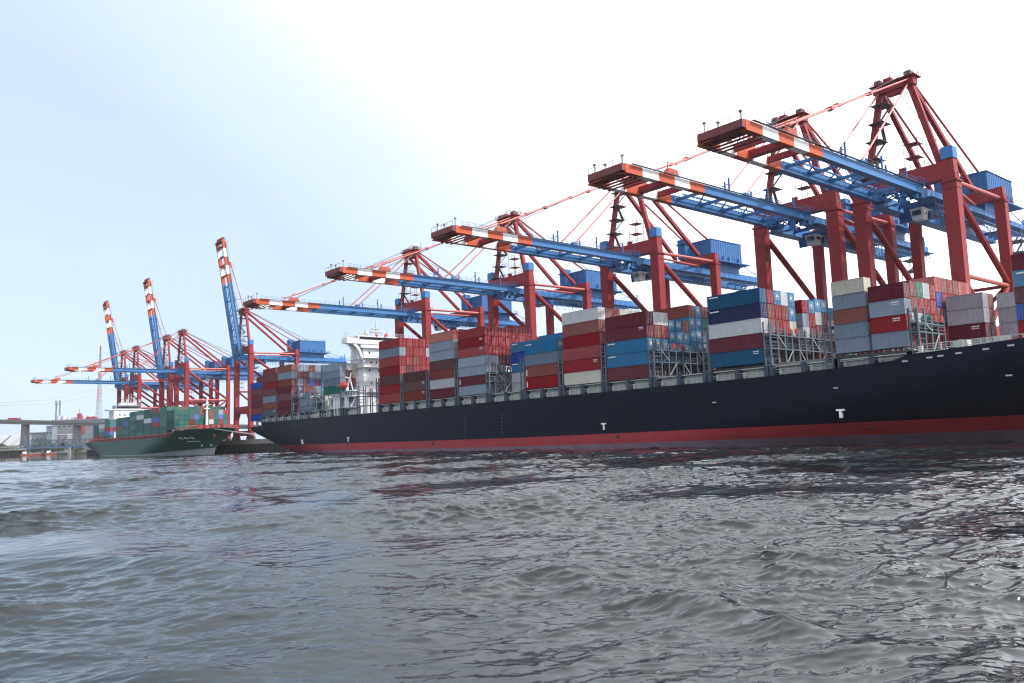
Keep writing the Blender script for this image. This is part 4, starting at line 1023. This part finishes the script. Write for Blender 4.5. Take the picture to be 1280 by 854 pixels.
t = far('lorry', 'pale van following the dark red lorry on the high bridge', 'van', u=24, d=12); m = MB(); t.location.z = 1.7; fb(m, 0, 5.4, 0, 2.2, 41.0, 43.0); fb(m, 5.403, 6.8, .1, 2.1, 41.0, 42.0); m.build('body', M['tank'], t)
m = MB()
for k in (1.2, 5.4): m.tube((k, 0, 40.85), (k, 2.2*sgn, 40.85), .45, 8)
m.build('wheel', M['rope'], t)
# blue lifting bridge low over the channel
e = far('railway_bridge', 'low dark blue steel truss bridge across the channel under the road bridge', 'bridge', u=0, d=-14)
m = MB(); fb(m, 24, 150, 0, .8, 8.2, 10.0); fb(m, 24, 150, 7, 7.8, 8.2, 10.0); m.build('girder', M['bridgeb'], e)
m = MB(); fb(m, 24, 150, .0, .6, 17.0, 18.2)
for k in range(19): 
    u = 24+k*6.8; m.beam((u, .3*sgn, 10), (u+3.4, .3*sgn, 17.2), .7); m.beam((u+3.4, .3*sgn, 17.2), (u+6.8, .3*sgn, 10), .7)
    m.beam((u, .3*sgn, 10), (u, .3*sgn, 17.2), .5)
m.build('truss', M['steel'], e)
m = MB(); fb(m, 0, 24, 0, 8, 10.5, 12.0); fb(m, 24, 27, -1, 9, -1, 8.2); fb(m, 82, 85, -1, 9, -1, 8.2); fb(m, 28, 150, 1.2, 6.8, 9.2, 9.6); m.build('abutment', M['concd'], e)
# buildings
def shed(name, label, u0, u1, d, z1, mt, dep=40, group=None, extra=None):
    e = far(name, label, 'building', group, u=u0, d=d); m = MB(); fb(m, 0, u1-u0, 0, dep, 2.3, z1); m.build('wall', M[mt], e)
    m = MB(); fb(m, -.8, u1-u0+.8, -.8, dep+.8, z1+.003, z1+.9); m.build('roof', M['metald'], e)
    if extra: extra(e, u1-u0)
    return e
def wins(z, n, w_=1.6, h_=2.2):
    def f(e, L):
        for i in range(n):
            m = MB(); x = L*(i+.5)/n; fb(m, x-w_/2, x+w_/2, -.12, -.003, z, z+h_); m.build('window', M['glass'], e)
    return f
shed('warehouse', 'long low grey clad warehouse between the bridge piers', 28, 68, 120, 30, 'metalg', extra=wins(20, 7))
shed('power_station', 'dark narrow boiler house at the foot of the twin chimneys', 60, 68, 112, 38, 'metald', extra=wins(28, 2))
pw = shed('power_station', 'tall pale grey power plant with white tanks on its roof', 68, 150, 125, 46, 'metalg', extra=wins(37, 12, 3, 1.4))
m = MB(); rr = random.Random(2)
for i in range(8): x = 5+i*7; m.tube((x, 8*sgn, 46.9), (x, 8*sgn, 46.9+rr.uniform(3, 6)), 3.0, 12)
m.build('roof_tank', M['tank'], pw)
m = MB(); fb(m, 33, 38, 2, 6, 46.9, 55); fb(m, 35.6, 36.1, 3, 3.4, 55, 61); fb(m, 40, 45, -2, -.01, 28, 38); fb(m, 46, 60, 1, 5, 46.9, 50); m.build('red_duct', M['redb'], pw)
e = far('annex_building', 'small blue grey annex in front of the pale power plant', 'building', u=74, d=100)
m = MB(); fb(m, 0, 14, 0, 12, 2.3, 26); m.build('wall', M['metald'], e); m = MB(); fb(m, -.4, 14.4, -.4, 12.4, 26.003, 27); m.build('roof', M['tank'], e)
m = MB(); m.beam((3, -1*sgn, 4), (3, -1*sgn, 25), 1.0); m.beam((8, -1*sgn, 14), (12, -1*sgn, 24), .9); m.build('pipe', M['redb'], e)
for i, u in enumerate((-20, -1, 12)):      # sheds with white sloped roofs
    e = far('white_roof_hall', ['white sloped roof hall farthest upstream of the three', 'middle white sloped roof hall beside the road bridge', 'white sloped roof hall closest to the bridge pier'][i], 'building', 'white roofed halls', u=u, d=60)
    m = MB(); L = 18 if i < 2 else 12
    m.add([(0,0,2.3),(L,0,2.3),(L,26*sgn,2.3),(0,26*sgn,2.3),(0,0,13),(L,0,13),(L,26*sgn,27),(0,26*sgn,27)], [(0,1,2,3),(0,4,5,1),(1,5,6,2),(2,6,7,3),(3,7,4,0)]); m.build('wall', M['metald'], e)
    m = MB(); m.add([(-.4,-.6*sgn,13.05),(L-1.6,-.6*sgn,13.05),(L-1.6,26.5*sgn,27.4),(-.4,26.5*sgn,27.4),(-.4,-.6*sgn,13.6),(L-1.6,-.6*sgn,13.6),(L-1.6,26.5*sgn,27.9),(-.4,26.5*sgn,27.9)], [(0,3,2,1),(4,5,6,7),(0,1,5,4),(1,2,6,5),(2,3,7,6),(3,0,4,7)]); m.build('roof', M['roofw'], e)
for u, lb in ((74, 'slim grey chimney, the more upstream of the twin stacks'), (79, 'slim grey chimney, beside the pale plant, second of the twin stacks')):
    e = far('chimney', lb, 'chimney', 'twin chimneys', u=u, d=140)
    m = MB(); m.tube((0, 0, 2), (0, 0, 72), 1.3, 12, 1.05); m.build('shaft', M['metalg'], e); m = MB(); m.tube((0, 0, 68.5), (0, 0, 70), 2.0, 12); m.tube((0, 0, 72), (0, 0, 74.5), 1.5, 12); m.build('gallery', M['metald'], e)
# lattice radio mast
e = far('lattice_mast', 'tall slender red and white lattice mast beyond the green ship', 'mast', u=152, d=320)
m = MB(); H_ = 170
for i in range(17):
    z0, z1 = 2+i*10, 12+i*10; w0 = 9.5*(1-i/17.5)+.6; w1 = 9.5*(1-(i+1)/17.5)+.6; m.cur = 1 if i % 4 in (0, 1) and i > 5 else 0
    for sx, sy in ((-1,-1),(1,-1),(1,1),(-1,1)):
        m.beam((sx*w0/2, sy*w0/2, z0), (sx*w1/2, sy*w1/2, z1), .32)
    for sx in (-1, 1):
        m.beam((sx*w0/2, -w0/2, z0), (-sx*w1/2, -w1/2, z1), .3); m.beam((sx*w0/2, w0/2, z0), (-sx*w1/2, w1/2, z1), .3); m.beam((-w0/2, sx*w0/2, z0), (-w1/2, -sx*w1/2, z1), .3)
    m.beam((-w0/2, -w0/2, z0), (w0/2, -w0/2, z0), .35)
m.build('frame', [M['metalg'], M['redb']], e)
# barges
for u, L, lb in ((24, 26, 'long low orange red barge moored beneath the blue bridge'), (54, 14, 'shorter orange red work boat behind the long barge')):
    e = far('barge', lb, 'barge', 'orange barges', u=u, d=-24)
    m = MB(); s_ = sgn
    m.add([(1,0,-.3),(L-2,0,-.3),(L-2,5*s_,-.3),(1,5*s_,-.3),(0,-.2*s_,2.2),(L,-.2*s_,2.6),(L,5.2*s_,2.6),(0,5.2*s_,2.2)], [(0,3,2,1),(4,5,6,7),(0,1,5,4),(1,2,6,5),(2,3,7,6),(3,0,4,7)]); m.build('hull', M['barge'], e)
    m = MB(); fb(m, L*.1, L*.1+3, 1, 4, 2.3, 5.2); m.build('wheelhouse', M['wwhite'], e); m = MB(); fb(m, L*.3, L*.85, .8, 4.2, 2.65, 3.6); m.build('hatch', M['metald'], e)
# old pier in front of the halls
e = far('timber_jetty', 'grey jetty on dark piles at the river bend', 'jetty', u=-60, d=-30)
m = MB(); fb(m, 0, 82, 0, 22, 7.0, 8.6); m.build('deck', M['concd'], e)
m = MB()
for k in range(26): fb(m, k*3.2, k*3.2+1.2, 0, .8, -2, 7.0)
fb(m, 0, 82, 8, 9, -2, 6.9); m.build('piles', M['wood'], e)
# power lines
for i, (ya, yb) in enumerate(((509, 492), (513, 496))):
    a = at(-40, 503+i*4, 1500); b = at(0, 504+i*3, 1500); c = at(60, 500+i*5, 1600); d = at(100, 491+i*7, 1700)
    m = MB(); m.path([a, b, c, d, at(150, 478+i*8, 1800)], .22, 4)
    tag(m.build('power_line', M['metalg']), ['upper thin overhead power line far behind the road bridge', 'lower thin overhead power line far behind the road bridge'][i], 'power line', 'overhead lines')
# trees and shrubs along the bank
def tree(u, d, h_, w_, lb, seed):
    rr = random.Random(seed); e = far('tree', lb, 'tree', 'trees on the river bank', u=u, d=d)
    m = MB(); m.tube((0, 0, 2.3), (0, 0, 2.3+h_*.5), .35, 6, .15)
    for k in range(4): a = rr.uniform(0, 6.28); m.tube((0, 0, 2.3+h_*.3), (math.cos(a)*w_*.3, math.sin(a)*w_*.3, 2.3+h_*.7), .14, 5, .05)
    m.build('trunk', M['bark'], e)
    m = MB()
    for cl in range(9):
        c = Vector((rr.gauss(0, w_*.28), rr.gauss(0, w_*.28), 2.3+h_*rr.uniform(.25, .95)))
        for k in range(70):
            p = c+Vector((rr.gauss(0, w_*.13), rr.gauss(0, w_*.13), rr.gauss(0, h_*.08)))
            a = Vector((rr.gauss(0, 1), rr.gauss(0, 1), rr.gauss(0, 1))).normalized()*.45; b = a.cross(Vector((rr.gauss(0, 1), rr.gauss(0, 1), 1))).normalized()*.4
            m.add([p-a-b, p+a-b, p+a+b, p-a+b], [(0,1,2,3)])
    m.build('crown', M['leaf'], e, fix=False)
TL = ['low round tree beside the jetty', 'bushy tree under the road bridge pier', 'dark tree behind the long barge', 'wide shrubby tree near the bridge abutment', 'small tree between the barges', 'tall tree before the grey warehouse', 'tree in front of the dark boiler house', 'tree by the annex under the truss', 'last tree beside the green ship stern', 'small bushy tree at the frame of the white halls', 'slim tree behind the jetty end', 'rounded tree at the foot of the pale plant']
for i, (u, d, h_, w_) in enumerate(((10, 8, 11, 16), (30, 4, 9, 12), (44, 5, 11, 14), (56, 8, 9, 12), (66, 4, 8, 12), (46, 30, 18, 14), (60, 34, 15, 12), (78, 30, 14, 14), (96, 10, 10, 16), (-6, 10, 12, 16), (2, 20, 14, 12), (88, 34, 14, 14))):
    tree(u, d, h_, w_, TL[i], 40+i)

# ---------------------------------------------------------------- haze
HAZE = .00005
m = MB(); m.box(-3400, 3400, -3400, 3400, -5.5, 200)
hm = bpy.data.materials.new('haze'); hm.use_nodes = True; n = hm.node_tree.nodes; n.remove(n['Principled BSDF'])
pv = n.new('ShaderNodeVolumePrincipled'); pv.inputs['Color'].default_value = (.93, .96, 1, 1); pv.inputs['Density'].default_value = HAZE; pv.inputs['Anisotropy'].default_value = .3
hm.node_tree.links.new(pv.outputs[0], n['Material Output'].inputs['Volume'])
tag(m.build('haze', hm), kind='stuff')
